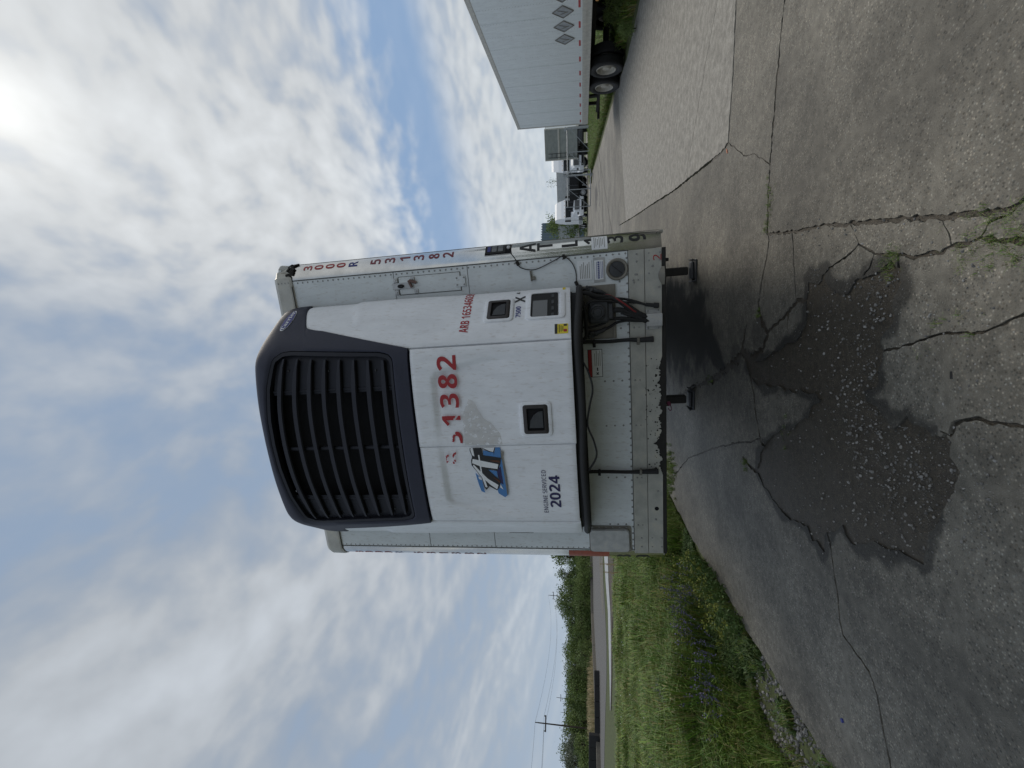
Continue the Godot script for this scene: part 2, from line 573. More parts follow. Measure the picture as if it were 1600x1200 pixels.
# ------------------------------------------------------------------ sky
func make_sky(sun: Vector3) -> PanoramaSkyMaterial:
	# broken high cloud in bands that run away from the camera, a blue gap low on the right, sun behind the cloud
	var w := 2048
	var h := 1024
	var im := Image.create(w, h, false, Image.FORMAT_RGBF)
	im.fill(Color(0.16, 0.16, 0.15))
	var band := noise(31, 0.50, 4)
	var broad := noise(32, 0.45, 4)
	var puff := noise(33, 7.5, 5)
	var run := Vector2(sin(0.10), -cos(0.10))
	var over := Vector2(-run.y, run.x)
	for j in h / 2 + 12:
		var el := (0.5 - (j + 0.5) / h) * PI
		var ce := cos(el)
		var se := maxf(sin(el), 0.0)
		for i in w:
			var az := ((i + 0.5) / w - 0.5) * TAU
			var dx := sin(az) * ce
			var dz := -cos(az) * ce
			var q := Vector2(dx, dz) / (se + 0.16)
			var a := q.dot(run)
			var b := q.dot(over)
			var n2 := broad.get_noise_2d(q.x, q.y)
			var n1 := band.get_noise_2d(b * 2.4 + 7.0 + 0.35 * n2, a * 0.36)
			var n3 := puff.get_noise_2d(b + 0.25 * n2 + 3.0, a * 0.8)
			var right := smoothstep(-0.65, 0.5, dx * 1.2 + 0.15 * n2)      # banded left, dappled right
			var cover := lerpf(clampf(0.60 + 1.2 * n1 + 0.35 * n2 + 0.45 * n3, 0.05, 1.0), clampf(0.97 + 0.50 * n3 + 0.25 * n2 + 0.25 * n1, 0.35, 1.0), right)
			# the gap, its upper edge broken into puffs
			var e0 := deg_to_rad(14.0) + 0.12 * clampf(dx, 0.0, 1.0)
			var up := (el - e0) / (0.10 if el > e0 else 0.055)
			var gap := exp(-up * up) * smoothstep(-0.05, 0.30, dx)
			cover *= 1.0 - clampf(gap * (1.0 - 1.5 * n3 * clampf(up, 0.0, 1.0)), 0.0, 0.92)
			var top := lerpf(0.400, 0.555, right) + 0.13 * n3 * (0.55 + 0.45 * right) + 0.22 * n1 * (1.0 - 0.60 * right) + 0.10 * n2
			var cloud := Vector3(top * lerpf(0.905, 0.955, right), top * lerpf(0.975, 0.995, right), top * lerpf(1.06, 1.03, right))
			var clear := Vector3(0.205, 0.325, 0.52).lerp(Vector3(0.265, 0.345, 0.465), 1.0 - right)
			var c := clear.lerp(cloud, cover)
			var haze := exp(-el / 0.15) if el > 0.0 else 1.0
			c = c.lerp(Vector3(0.40, 0.475, 0.56).lerp(Vector3(0.54, 0.615, 0.68), right) * (1.0 + 0.12 * n1), clampf(haze * 0.95, 0.0, 1.0) * (1.0 - 0.55 * gap))
			var ang := acos(clampf(Vector3(dx, sin(el), dz).dot(sun), -1.0, 1.0))
			var glow := 0.17 * exp(-pow(ang / 0.075, 2.0)) + 0.08 * exp(-pow(ang / 0.20, 2.0))
			glow *= clampf(0.85 + 0.9 * n2 + 0.7 * n1, 0.3, 1.6)
			c += Vector3(1.0, 0.95, 0.84) * glow
			im.set_pixel((i + w / 2) % w, j, Color(c.x, c.y, c.z))
	var m := PanoramaSkyMaterial.new()
	m.panorama = ImageTexture.create_from_image(im)
	return m

func make_light() -> void:
	var pitch := 0.1537
	var roll := 0.0039
	cam_fwd = Vector3(0, sin(pitch), -cos(pitch))
	var up0 := Vector3(0, cos(pitch), sin(pitch))
	cam_right = Vector3.RIGHT * cos(roll) + up0 * sin(roll)
	cam_up = up0 * cos(roll) - Vector3.RIGHT * sin(roll)
	var cam := Camera3D.new()
	cam.name = "camera"
	add_child(cam)
	# the phone lies on its side: the picture's right is the world's down
	cam.transform = Transform3D(Basis(-cam_up, cam_right, -cam_fwd), Vector3(0, EYE, 0))
	cam.fov = rad_to_deg(2.0 * atan(600.0 / FOC))
	cam.near = 0.05
	cam.far = 3000.0
	cam.current = true
	var sun_at := aim(-40, 170).normalized()
	var env := Environment.new()
	env.background_mode = Environment.BG_SKY
	env.sky = Sky.new()
	env.sky.sky_material = make_sky(sun_at)
	env.background_energy_multiplier = 1.0
	env.tonemap_mode = Environment.TONE_MAPPER_LINEAR
	env.tonemap_exposure = 1.12
	env.sdfgi_enabled = true
	env.ssao_enabled = true
	env.ssil_enabled = true
	var we := WorldEnvironment.new()
	we.name = "world_environment"
	we.environment = env
	add_child(we)
	var sun := DirectionalLight3D.new()
	sun.name = "sun"
	add_child(sun)
	sun.look_at_from_position(sun_at * 50.0, Vector3.ZERO, Vector3.UP)
	sun.light_energy = 0.4
	sun.light_color = Color(1.0, 0.96, 0.9)
	sun.light_angular_distance = 22.0
	sun.shadow_enabled = true

# ------------------------------------------------------------------ ground
func ragged(px: Array, step: float, wob: float, seed_: int) -> PackedVector2Array:
	# a polyline of pixels on the ground, resampled in metres and roughened
	var src := PackedVector2Array()
	for p in px:
		src.append(g2(p[0], p[1]) if not p is Vector2 else p)
	return roughen(src, step, wob, seed_)

func roughen(src: PackedVector2Array, step: float, wob: float, seed_: int) -> PackedVector2Array:
	var n := noise(seed_, 4.5, 4)
	var out := PackedVector2Array()
	for k in src.size() - 1:
		var a := src[k]
		var b := src[k + 1]
		var far := maxf(-minf(a.y, b.y), 2.0)
		var m := maxi(1, int(a.distance_to(b) / (step * far / 3.0)))
		for i in m:
			var p := a.lerp(b, float(i) / m)
			out.append(p + Vector2(n.get_noise_2d(p.x, p.y), n.get_noise_2d(p.y + 40.0, p.x)) * wob)
	out.append(src[-1])
	return out

func crack(px: Array, w0: float, w1: float, seed_: int, wob := 0.05) -> PackedVector2Array:
	# a strip of changing width along a traced line
	var mid := ragged(px, 0.022, wob, seed_)
	var n := noise(seed_ + 500, 14.0, 4)
	var left := PackedVector2Array()
	var right := PackedVector2Array()
	for k in mid.size():
		var d := (mid[mini(k + 1, mid.size() - 1)] - mid[maxi(k - 1, 0)]).normalized()
		var s := Vector2(-d.y, d.x)
		var w := lerpf(w0, w1, float(k) / (mid.size() - 1)) / 2.0
		left.append(mid[k] + s * w * maxf(0.35, 1.0 + 1.5 * n.get_noise_2d(mid[k].x, mid[k].y)))
		right.append(mid[k] - s * w * maxf(0.35, 1.0 + 1.5 * n.get_noise_2d(mid[k].x + 30.0, mid[k].y)))
	right.reverse()
	left.append_array(right)
	return left

const MUD_PX := [[1264, 442], [1277, 440], [1288, 430], [1292, 450], [1312, 459], [1327, 455], [1350, 428], [1371, 425], [1392, 415], [1407, 423], [1406, 448], [1397, 477], [1392, 511], [1375, 523], [1373, 540], [1381, 548], [1375, 573], [1373, 598], [1354, 611], [1356, 632], [1379, 646], [1392, 665], [1421, 655], [1429, 669], [1454, 675], [1475, 673], [1490, 694], [1485, 715], [1492, 734], [1485, 757], [1481, 798], [1467, 802], [1460, 819], [1453, 837], [1440, 877], [1420, 867], [1393, 860], [1367, 850], [1340, 852], [1330, 848], [1317, 827], [1312, 818], [1300, 832], [1292, 835], [1287, 862], [1277, 847], [1267, 840], [1260, 823], [1243, 815], [1227, 803], [1217, 798], [1200, 768], [1183, 740], [1187, 711], [1200, 688], [1221, 673], [1242, 669], [1254, 655], [1281, 627], [1267, 615], [1237, 611], [1217, 607], [1183, 600], [1172, 590], [1165, 571], [1168, 560], [1183, 565], [1221, 544], [1242, 532], [1258, 498], [1260, 473]]

func make_ground() -> void:
	# the land: one sheet to the horizon
	var st := S()
	var xs := [-900, -300, -120, -60, -40, -30, -24, -18, -14, -10, -8, -6, -5, -4.2, -3.7, -3.2, -2.7, -2.2, -1, 0, 2, 4, 6, 8, 10, 12, 15, 18, 22, 27, 35, 60, 120, 300, 900]
	var zs := [60, 30, 15, 8, 4, 0, -4, -8, -12, -16, -20, -25, -30, -36, -42, -50, -60, -75, -100, -160, -300, -900]
	st.set_smooth_group(1)
	for i in xs.size() - 1:
		for j in zs.size() - 1:
			quad(st, on_ground(xs[i], zs[j], -0.045), on_ground(xs[i], zs[j + 1], -0.045), on_ground(xs[i + 1], zs[j + 1], -0.045), on_ground(xs[i + 1], zs[j], -0.045))
	tag(put("ground", st, M.soil), "", "", "", "structure")
	# damp earth in the broken hollow of the concrete
	st = S()
	var bump := noise(51, 1.6, 4)
	var silt := noise(52, 2.6, 5)
	var dry := [[g2(1235, 755), 0.42], [g2(1290, 700), 0.16], [g2(1330, 655), 0.10], [g2(1320, 600), 0.08], [g2(1205, 745), 0.22]]
	st.set_smooth_group(1)
	var floor_at := func(i: int, j: int) -> void:
		var x := lerpf(-2.3, 2.7, i / 150.0)
		var z := lerpf(-1.5, -8.2, j / 200.0)
		# dried grey silt in ragged islands on the dark earth
		var n := silt.get_noise_2d(x, z)
		var s := smoothstep(0.22, 0.42, n) * 0.35
		for e in dry: s = maxf(s, smoothstep(0.0, 0.5, 1.0 - Vector2(x, z).distance_to(e[0]) / float(e[1]) + n * 1.6))
		st.set_color(Color(1, 1, 1).lerp(Color(1.9, 2.05, 2.35), s))
		st.add_vertex(on_ground(x, z, minf(-0.0065, -0.010 + 0.012 * bump.get_noise_2d(x, z))))
	for i in 150:
		for j in 200:
			floor_at.call(i, j); floor_at.call(i, j + 1); floor_at.call(i + 1, j + 1)
			floor_at.call(i, j); floor_at.call(i + 1, j + 1); floor_at.call(i + 1, j)
	tag(put("mud", st, M.mud), "dark damp earth showing where the concrete has broken up", "earth", "", "structure")
	make_pavement()

func make_pavement() -> void:
	var verge := PackedVector2Array([Vector2(-2.9, 9), Vector2(-2.8, 0), Vector2(-2.78, -2.4)])
	for p in [[1300, 1200], [1262, 1140], [1230, 1090], [1196, 1030], [1170, 990], [1148, 950], [1130, 920], [1104, 880], [1080, 840]]:
		verge.append(g2(p[0], p[1]))
	verge.append_array([Vector2(-2.30, -8.8), Vector2(-2.14, -9.7), Vector2(-1.85, -9.95), Vector2(-2.7, -10.5), Vector2(-3.3, -14), Vector2(-2.6, -30), Vector2(0, -60)])
	var edge := roughen(verge, 0.05, 0.05, 61)
	edge.append_array([Vector2(12, -95), Vector2(40, -95), Vector2(40, -60), Vector2(22, -44)])
	var rim := PackedVector2Array([Vector2(17.2, -36.5), g2(935, 240), g2(960, 150), g2(980, 90), g2(1000, 0), Vector2(8.3, -7), Vector2(8.1, 9)])
	edge.append_array(roughen(rim, 0.1, 0.06, 62))
	var cuts := []
	var mud := PackedVector2Array()
	for p in MUD_PX:
		mud.append(g2(p[0], p[1]))
	mud.append(mud[0])
	var rag := roughen(mud, 0.022, 0.045, 63)
	rag.remove_at(rag.size() - 1)
	var far_right := Vector2(8.6, -9.0)
	# joints and cracks, traced: pixels, width at both ends
	for c in [
		[[Vector2(-3.0, 0.4), Vector2(9, 0.1)], 0.02, 0.02, 0.0],
		[[Vector2(-3.0, 4.4), Vector2(9, 4.2)], 0.02, 0.02, 0.0],
		[[Vector2(3.2, 0.2), Vector2(3.3, 10)], 0.02, 0.02, 0.0],
		[[Vector2(-0.6, -13.0), Vector2(20, -34.0)], 0.03, 0.03, 0.0],
		[[Vector2(-3.4, -14.0), Vector2(10.5, -15.6)], 0.02, 0.02, 0.0],
		[[Vector2(-3.0, -26.0), Vector2(16.0, -27.0)], 0.02, 0.02, 0.0],
		[[Vector2(10.0, -2.2), Vector2(4.9,-3.25), [1226, 0], [1218, 75], [1212, 151], [1207, 205], [1203, 256], [1200, 320], [1199, 366]], 0.024, 0.04, 0.006],
		[[Vector2(10.0, -4.0), Vector2(6.5,-4.35), [1150, 0], [1145, 116], [1139, 200], [1137, 227]], 0.02, 0.028, 0.004],
		[[[1197, 366], [1240, 362], [1274, 354], [1329, 350], [1406, 342], [1476, 341], [1540, 331], [1600, 318], Vector2(1.35, 0.6)], 0.022, 0.034, 0.02],
		[[[1329, 352], [1336, 368], [1342, 382], [1355, 390], [1367, 396], [1405, 397], [1446, 402], [1470, 394], [1487, 384], [1510, 384], [1533, 371], [1560, 377], [1600, 374], Vector2(1.0, 0.6)], 0.012, 0.075, 0.02],
		[[[1376, 552], [1387, 548], [1410, 540], [1458, 527], [1480, 520], [1517, 519], [1560, 510], [1600, 494], Vector2(0.45, 0.6)], 0.012, 0.020, 0.016],
		[[[1470, 674], [1486, 682], [1492, 665], [1505, 658], [1517, 657], [1560, 662], [1600, 667], Vector2(-0.25, 0.6)], 0.02, 0.014, 0.012],
		[[[1292, 828], [1297, 855], [1302, 883], [1306, 915], [1310, 950], [1313, 975], [1317, 993], [1336, 1020], [1357, 1047], [1364, 1065], [1370, 1083], [1378, 1125], [1387, 1177], [1392, 1210], Vector2(-3.4, -1.9)], 0.013, 0.022, 0.014],
		[[Vector2(9.5, -6.0), [1121, 0], [1102, 100], [1085, 200], [1071, 272]], 0.012, 0.010, 0.03],
		[["mud"], 1.0, 0.0, 0.0],
		[[[1137, 225], [1126, 240], [1090, 268], [1050, 300], [1015, 322], [988, 340], [968, 352]], 0.03, 0.03, 0.006],
		[[[1137, 224], [1150, 232], [1160, 242], [1178, 242], [1190, 247], [1203, 256]], 0.012, 0.012, 0.02],
		[[[1342, 380], [1328, 398], [1305, 410], [1287, 432]], 0.014, 0.02, 0.02],
		[[[1367, 395], [1360, 418], [1350, 430]], 0.008, 0.014, 0.01],
		[[[1404, 398], [1406, 426]], 0.012, 0.02, 0.01],
		[[[1533, 373], [1545, 352], [1570, 340], [1600, 316]], 0.012, 0.008, 0.02],
		[[[1475, 343], [1482, 366], [1487, 386]], 0.006, 0.006, 0.015],
		[[[1284, 356], [1292, 384], [1304, 408]], 0.006, 0.006, 0.02],
		[[[1199, 362], [1202, 375], [1196, 411], [1190, 440], [1185, 473], [1186, 490], [1193, 510], [1200, 524], [1190, 545], [1175, 560], [1166, 572]], 0.03, 0.075, 0.012],
		[[[1238, 360], [1240, 395], [1242, 430], [1244, 470]], 0.008, 0.010, 0.015],
		[[[1200, 518], [1214, 505], [1228, 490], [1244, 470], [1262, 470]], 0.03, 0.03, 0.02],
		[[[1230, 490], [1230, 520]], 0.05, 0.014, 0.01],
		[[[1172, 556], [1158, 552], [1140, 572], [1120, 590], [1100, 598], [1082, 606], [1050, 625], [1030, 640]], 0.09, 0.05, 0.03],
		[[[1160, 530], [1150, 535], [1138, 532], [1130, 540]], 0.02, 0.008, 0.02],
		[[[1164, 565], [1160, 545], [1162, 522], [1166, 508]], 0.09, 0.03, 0.02],
		[[[1167, 582], [1155, 590], [1146, 602], [1132, 608]], 0.03, 0.008, 0.01],
		[[[1172, 586], [1178, 620], [1182, 655], [1188, 690], [1200, 700]], 0.045, 0.03, 0.015],
		[[[1188, 684], [1172, 690], [1150, 692], [1117, 700], [1075, 716], [1040, 760], [1030, 800]], 0.02, 0.02, 0.012],
		[[[1186, 736], [1178, 734], [1168, 724], [1160, 714]], 0.05, 0.04, 0.01],
		[[[1214, 795], [1224, 812], [1240, 818], [1256, 828]], 0.03, 0.02, 0.01],
	]:
		if c[0][0] is String:
			cuts.append(rag)
		else:
			cuts.append(crack(c[0], c[1], c[2], 100 + cuts.size(), c[3]))
	var pieces: Array[PackedVector2Array] = [edge]
	for cut in cuts:
		var next: Array[PackedVector2Array] = []
		for p in pieces:
			for r in Geometry2D.clip_polygons(p, cut):
				if not Geometry2D.is_polygon_clockwise(r) and r.size() > 3:
					next.append(r)
		pieces = next
	var yard := Node3D.new()
	yard.name = "pavement"
	add_child(yard)
	tag(yard, "", "", "", "structure")
	var pale := g2(1070, 90)
	var pale_too := g2(1134, 30)
	var dark := g2(1120, 880)
	var r := RandomNumberGenerator.new()
	r.seed = 77
	for p in pieces:
		var area := 0.0
		var mid := Vector2.ZERO
		for k in p.size():
			area += p[k].cross(p[(k + 1) % p.size()]) / 2.0
			mid += p[k] / p.size()
		if absf(area) < 0.0012:
			continue
		var is_pale := Geometry2D.is_point_in_polygon(pale, p) or Geometry2D.is_point_in_polygon(pale_too, p)
		var tint := r.randf_range(0.90, 1.04)
		if Geometry2D.is_point_in_polygon(dark, p): tint = 0.95
		var tilt := Vector2(r.randf_range(-1, 1), r.randf_range(-1, 1)) * (0.004 if absf(area) < 8.0 else 0.0008)
		var lift := r.randf_range(-0.002, 0.004)
		slab(p, yard, M.pale_concrete if is_pale else M.concrete, Color(tint, tint, tint), mid, tilt, lift)

func slab(p: PackedVector2Array, parent: Node, m: Material, tint: Color, mid: Vector2, tilt: Vector2, lift: float) -> void:
	var st := S()
	var top := []
	for q in p:
		top.append(on_ground(q.x, q.y, lift + clampf((q - mid).dot(tilt), -0.0025, 0.006)))
	var at := func(k: int, y := 0.0) -> void:
		st.set_color(tint)
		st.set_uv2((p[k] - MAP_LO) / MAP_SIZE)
		st.add_vertex((top[k] as Vector3) - Vector3(0, y, 0))
	var ids := Geometry2D.triangulate_polygon(p)
	for k in range(0, ids.size(), 3):
		var a := ids[k]
		var b := ids[k + 1]
		var c := ids[k + 2]
		if (p[b] - p[a]).cross(p[c] - p[a]) < 0.0:
			var s := b
			b = c
			c = s
		at.call(a); at.call(b); at.call(c)
	for k in p.size():
		var j := (k + 1) % p.size()
		at.call(k); at.call(k, 0.07); at.call(j, 0.07)
		at.call(k); at.call(j, 0.07); at.call(j)
	put("concrete_slab", st, m, parent)

# ------------------------------------------------------------------ scattered things
func scatter(called: String, mesh: Mesh, m: Material, at: Array, colors: Array, label: String, category: String, parent: Node = self) -> MultiMeshInstance3D:
	var mm := MultiMesh.new()
	mm.transform_format = MultiMesh.TRANSFORM_3D
	mm.use_colors = colors.size() > 0
	mm.mesh = mesh
	mm.instance_count = at.size()
	for k in at.size():
		mm.set_instance_transform(k, at[k])
		if colors.size(): mm.set_instance_color(k, colors[k])
	var o := MultiMeshInstance3D.new()
	o.name = numbered(called) if parent == self else called
	o.multimesh = mm
	o.material_override = m
	parent.add_child(o, true)
	tag(o, label, category, "", "stuff")
	return o

func stone_mesh(seed_: int) -> Mesh:
	var s := SphereMesh.new()
	s.radius = 1.0
	s.height = 2.0
	s.radial_segments = 8
	s.rings = 4
	var arr := s.get_mesh_arrays()
	var vs: PackedVector3Array = arr[Mesh.ARRAY_VERTEX]
	var ids: PackedInt32Array = arr[Mesh.ARRAY_INDEX]
	var n := noise(seed_, 0.9, 2)
	var st := S()
	for i in ids:
		var v := vs[i]
		st.set_color(Color.WHITE)
		st.add_vertex(Vector3(v.x, v.y * 0.62, v.z * 0.8) * (1.0 + 0.55 * n.get_noise_3dv(v)))
	st.generate_normals()
	return st.commit()

func tuft_mesh(seed_: int, blades: int, high: float, spread: float, wide: float, lean: float, cols: Array) -> Mesh:
	var r := RandomNumberGenerator.new()
	r.seed = seed_
	var st := S()
	for k in blades:
		var a := r.randf() * TAU
		var p := Vector3(cos(a), 0, sin(a)) * spread * sqrt(r.randf())
		var b := r.randf() * TAU
		var out := Vector3(cos(b), 0, sin(b))
		var side := Vector3(-out.z, 0, out.x).rotated(Vector3.UP, r.randf_range(-0.8, 0.8)) * wide * r.randf_range(0.7, 1.3)
		var h := high * r.randf_range(0.45, 1.1)
		var l := lean * h * r.randf_range(0.2, 1.2)
		var p1 := p + Vector3(0, h * 0.5, 0) + out * l * 0.25
		var p2 := p + Vector3(0, h * 0.85, 0) + out * l * 0.62
		var p3 := p + Vector3(0, h * (1.0 - 0.25 * lean), 0) + out * l * 1.1
		var base: Color = cols[r.randi() % cols.size()]
		st.set_color(base * r.randf_range(0.8, 1.2))
		quad(st, p - side, p1 - side * 0.85, p1 + side * 0.85, p + side)
		quad(st, p1 - side * 0.85, p2 - side * 0.55, p2 + side * 0.55, p1 + side * 0.85)
		tri(st, p2 - side * 0.55, p3, p2 + side * 0.55)
	st.generate_normals()
	return st.commit()

func any_basis(r: RandomNumberGenerator, s: float) -> Basis:
	return Basis(Vector3(r.randf_range(-1, 1), r.randf_range(-1, 1), r.randf_range(-1, 1)).normalized(), r.randf() * TAU).scaled(Vector3.ONE * s)

func turned(r: RandomNumberGenerator, s: float, tall := 1.0) -> Basis:
	return Basis(Vector3.UP, r.randf() * TAU).scaled(Vector3(s, s * tall, s))

const GREENS := [Color(0.110, 0.205, 0.022), Color(0.155, 0.245, 0.030), Color(0.080, 0.160, 0.020), Color(0.195, 0.240, 0.050), Color(0.115, 0.205, 0.035), Color(0.23, 0.21, 0.08)]

func make_gravel() -> void:
	var r := RandomNumberGenerator.new()
	r.seed = 5
	var mud := PackedVector2Array()
	for p in MUD_PX:
		mud.append(g2(p[0], p[1]))
	var at := [[], [], []]
	var col := [[], [], []]
	# pebbles in the hollow: crowded along its lower middle, thin elsewhere
	var heaps := [g2(1405, 470), g2(1390, 490), g2(1340, 560), g2(1335, 640), g2(1400, 700), g2(1440, 720), g2(1350, 690), g2(1440, 790), g2(1370, 800), g2(1300, 480), g2(1390, 430)]
	while at[0].size() + at[1].size() + at[2].size() < 1700:
		var c: Vector2 = heaps[r.randi() % heaps.size()]
		var p := c + Vector2(r.randfn(), r.randfn()) * (0.16 if r.randf() < 0.55 else 0.45)
		if not Geometry2D.is_point_in_polygon(p, mud):
			continue
		var s := 0.0018 + 0.0098 * pow(r.randf(), 5.0)
		var k := r.randi() % 3
		at[k].append(Transform3D(any_basis(r, s), on_ground(p.x, p.y, -0.010 + s * 0.3)))
		var v := r.randf_range(0.12, 0.36)
		col[k].append(Color(v, v * 0.97, v * 0.91))
	# loose stones between the concrete edge and the grass
	var lumps := noise(79, 1.4, 3)
	for k0 in 11000:
		var z := r.randf_range(-6.6, -2.2)
		var x := -2.66 - absf(r.randfn()) * 0.52
		if z < -5.0 and r.randf() < 0.7: continue
		if lumps.get_noise_2d(x, z) < -0.12 and r.randf() < 0.75: continue
		var s := 0.004 + 0.020 * pow(r.randf(), 3.5)
		var k := r.randi() % 3
		at[k].append(Transform3D(any_basis(r, s), on_ground(x, z, -0.04 + s * 0.3)))
		var v := r.randf_range(0.10, 0.40)
		col[k].append(Color(v, v * 0.97, v * 0.92))
	# grit on the slabs close to the breaks
	for k0 in 900:
		var p := g2(r.randf_range(1180, 1560), r.randf_range(340, 900))
		var s := 0.0025 + 0.006 * pow(r.randf(), 3.0)
		var k := r.randi() % 3
		at[k].append(Transform3D(any_basis(r, s), on_ground(p.x, p.y, s * 0.3)))
		var v := r.randf_range(0.14, 0.40)
		col[k].append(Color(v, v * 0.97, v * 0.92))
	for k in 3:
		scatter("gravel", stone_mesh(70 + k), M.stone, at[k], col[k], "loose grey pebbles lying on damp earth, cracked concrete and the verge", "gravel")

# ------------------------------------------------------------------ the refrigerated trailer
# Its own axes: x along the front wall to the photograph's right-hand corner, y up, z out of the front wall.
var TR: Node3D
var tr_basis: Basis
const TR_AT := Vector3(-0.1179, 0, -3.535)
const XC := -0.03                       # middle of the refrigeration unit
var prof := []                          # half outline of the unit in plan: [x, z, length along it]

func tl(px: float, py: float, z: float) -> Vector3:
	# what a pixel shows on the plane z of the trailer's axes
	var o := tr_basis.transposed() * (Vector3(0, EYE, 0) - TR_AT)
	var d := tr_basis.transposed() * aim(px, py)
	return o + d * ((z - o.z) / d.z)

func make_profile() -> void:
	var key := [Vector3(0, 0, 0.555), Vector3(0.3, 0, 0.549), Vector3(0.55, 0, 0.524), Vector3(0.655, 0, 0.497), Vector3(0.73, 0, 0.435), Vector3(0.83, 0, 0.315), Vector3(0.93, 0, 0.195), Vector3(0.972, 0, 0.125), Vector3(0.985, 0, 0.06), Vector3(0.987, 0, 0.0)]
	var far := 0.0
	var last := Vector3(0, 0, 0.555)
	for p in smooth_path(key, 8):
		far += last.distance_to(p)
		last = p
		prof.append([p.x, p.z, far])

func prof_at(k: int, v: float) -> Array:
	# row of the outline where column k (0: x, 2: length) has the value v
	var lo := 0
	var hi := prof.size() - 1
	while hi - lo > 1:
		var mid := (lo + hi) / 2
		if prof[mid][k] <= v: lo = mid
		else: hi = mid
	var t := clampf((v - prof[lo][k]) / maxf(prof[hi][k] - prof[lo][k], 1e-6), 0.0, 1.0)
	var out := []
	for i in 3:
		out.append(lerpf(prof[lo][i], prof[hi][i], t))
	var n := Vector2(prof[hi][1] - prof[lo][1], -(prof[hi][0] - prof[lo][0])).normalized()
	out.append(-n.x)      # normal, x and z
	out.append(-n.y)
	return out

func arc(x: float) -> float:
	# length along the outline at x, measured from the middle
	return signf(x - XC) * float(prof_at(0, absf(x - XC))[2])

const Y0 := 3.70
const YT := 4.125
func surf(a: float, y: float, out := 0.0) -> Vector3:
	# a point on the unit's skin: a along the outline, y up; above Y0 it rounds over
	var r := prof_at(2, absf(a))
	var s := signf(a) if a != 0.0 else 1.0
	var x: float = r[0] + r[3] * out
	var z: float = r[1] + r[4] * out
	var k := 1.0
	var yy := y
	if y > Y0:
		var q := clampf((y - Y0) / (YT - Y0), 0.0, 0.985)
		k = pow(1.0 - pow(q, 6.0), 1.0 / 3.0)
		# the top arches: lower towards the corners
		var crest := 4.150 - 0.045 * pow(r[0] / 0.8, 2.0) - 0.035 * smoothstep(0.76, 0.985, r[0])
		yy = Y0 + (crest - Y0) * q
	return Vector3(XC + s * x * lerpf(1.0, k, 0.36), yy, z * k)

func shell(st: SurfaceTool, a0: float, a1: float, y0: float, y1: Callable, na: int, ny: int, push: Callable, deep := 0.03) -> void:
	# a moulded cover between two arc lengths, with its edges turned back
	var f := func(u: float, v: float) -> Vector3:
		var a := lerpf(a0, a1, u)
		var y := lerpf(y0, y1.call(a), v)
		var e := minf(minf(u, 1.0 - u) * absf(a1 - a0), minf(v, 1.0 - v) * (y1.call(a) - y0))
		return surf(a, y, push.call(a, y) - 0.006 * (1.0 - smoothstep(0.0, 0.012, e)))
	var easing := func(t: float) -> float:    # rows crowd towards the edges
		return t
	grid(st, na, ny, func(u: float, v: float) -> Vector3: return f.call(easing.call(u), easing.call(v)), a1 > a0)
	for k in na:
		for v in [0.0, 1.0]:
			var p: Vector3 = f.call(float(k) / na, v)
			var q: Vector3 = f.call(float(k + 1) / na, v)
			var b := Vector3(0, 0, deep)
			if v > 0.5: quad(st, p, q, q - b, p - b)
			else: quad(st, q, p, p - b, q - b)
	for k in ny:
		for u in [0.0, 1.0]:
			var p: Vector3 = f.call(u, float(k) / ny)
			var q: Vector3 = f.call(u, float(k + 1) / ny)
			var cen := Vector3(XC, 0, 0)
			var b := ((p - cen) * Vector3(1, 0, 1)).normalized() * deep
			if u > 0.5: quad(st, q, p, p - b, q - b)
			else: quad(st, p, q, q - b, p - b)

func cover_top(a: float) -> float:
	# upper edge of the white covers: level across the doors, then rising along the corners
	var x: float = prof_at(2, absf(a))[0]
	if x < 0.672: return 2.812
	if x < 0.815: return lerpf(2.835, 3.54, (x - 0.672) / 0.143)
	return 3.54 + 0.165 * pow(sin(minf((x - 0.815) / 0.055, 1.0) * PI / 2.0), 0.6) + 0.055 * clampf((x - 0.87) / 0.11, 0.0, 1.0)

func grille_edge(w: float, inset := 0.0) -> Vector2:
	# outline of the grille in (x from the middle, y) at angle w about (0, 3.43)
	var poly := [Vector2(0.600, 2.935), Vector2(0.635, 2.96), Vector2(0.655, 3.03), Vector2(0.70, 3.72), Vector2(0.695, 3.80), Vector2(0.655, 3.865), Vector2(0.45, 3.93), Vector2(0.2, 3.965), Vector2(0.0, 3.972)]
	var full := []
	for p in poly: full.append(p)
	for k in range(poly.size() - 2, -1, -1): full.append(Vector2(-poly[k].x, poly[k].y))
	var d := Vector2(cos(w), sin(w))
	var c := Vector2(0, 3.43)
	for k in full.size():
		var hit = Geometry2D.segment_intersects_segment(c, c + d * 3.0, full[k], full[(k + 1) % full.size()])
		if hit != null:
			return hit - d * inset
	return c

func cowl_edge(w: float) -> Vector2:
	# outline of the dark cowl in (arc length, y)
	var aw := arc(XC + 0.667)
	var full := [Vector2(-aw, 2.822)]
	for k in 9: full.append(Vector2(lerpf(-aw, aw, (k + 1) / 9.0), 2.822))
	for k in 29:
		var a := arc(XC + lerpf(0.676, 0.985, k / 28.0))
		full.append(Vector2(a, cover_top(a) + 0.010))
	full.append_array([Vector2(prof[-1][2], 3.775), Vector2(prof[-1][2], 4.118), Vector2(-prof[-1][2], 4.118), Vector2(-prof[-1][2], 3.775)])
	for k in range(28, -1, -1):
		var a := arc(XC + lerpf(0.676, 0.985, k / 28.0))
		full.append(Vector2(-a, cover_top(a) + 0.010))
	var d := Vector2(cos(w), sin(w))
	var c := Vector2(0, 3.43)
	for k in full.size():
		var hit = Geometry2D.segment_intersects_segment(c, c + d * 5.0, full[k], full[(k + 1) % full.size()])
		if hit != null:
			return hit
	return c

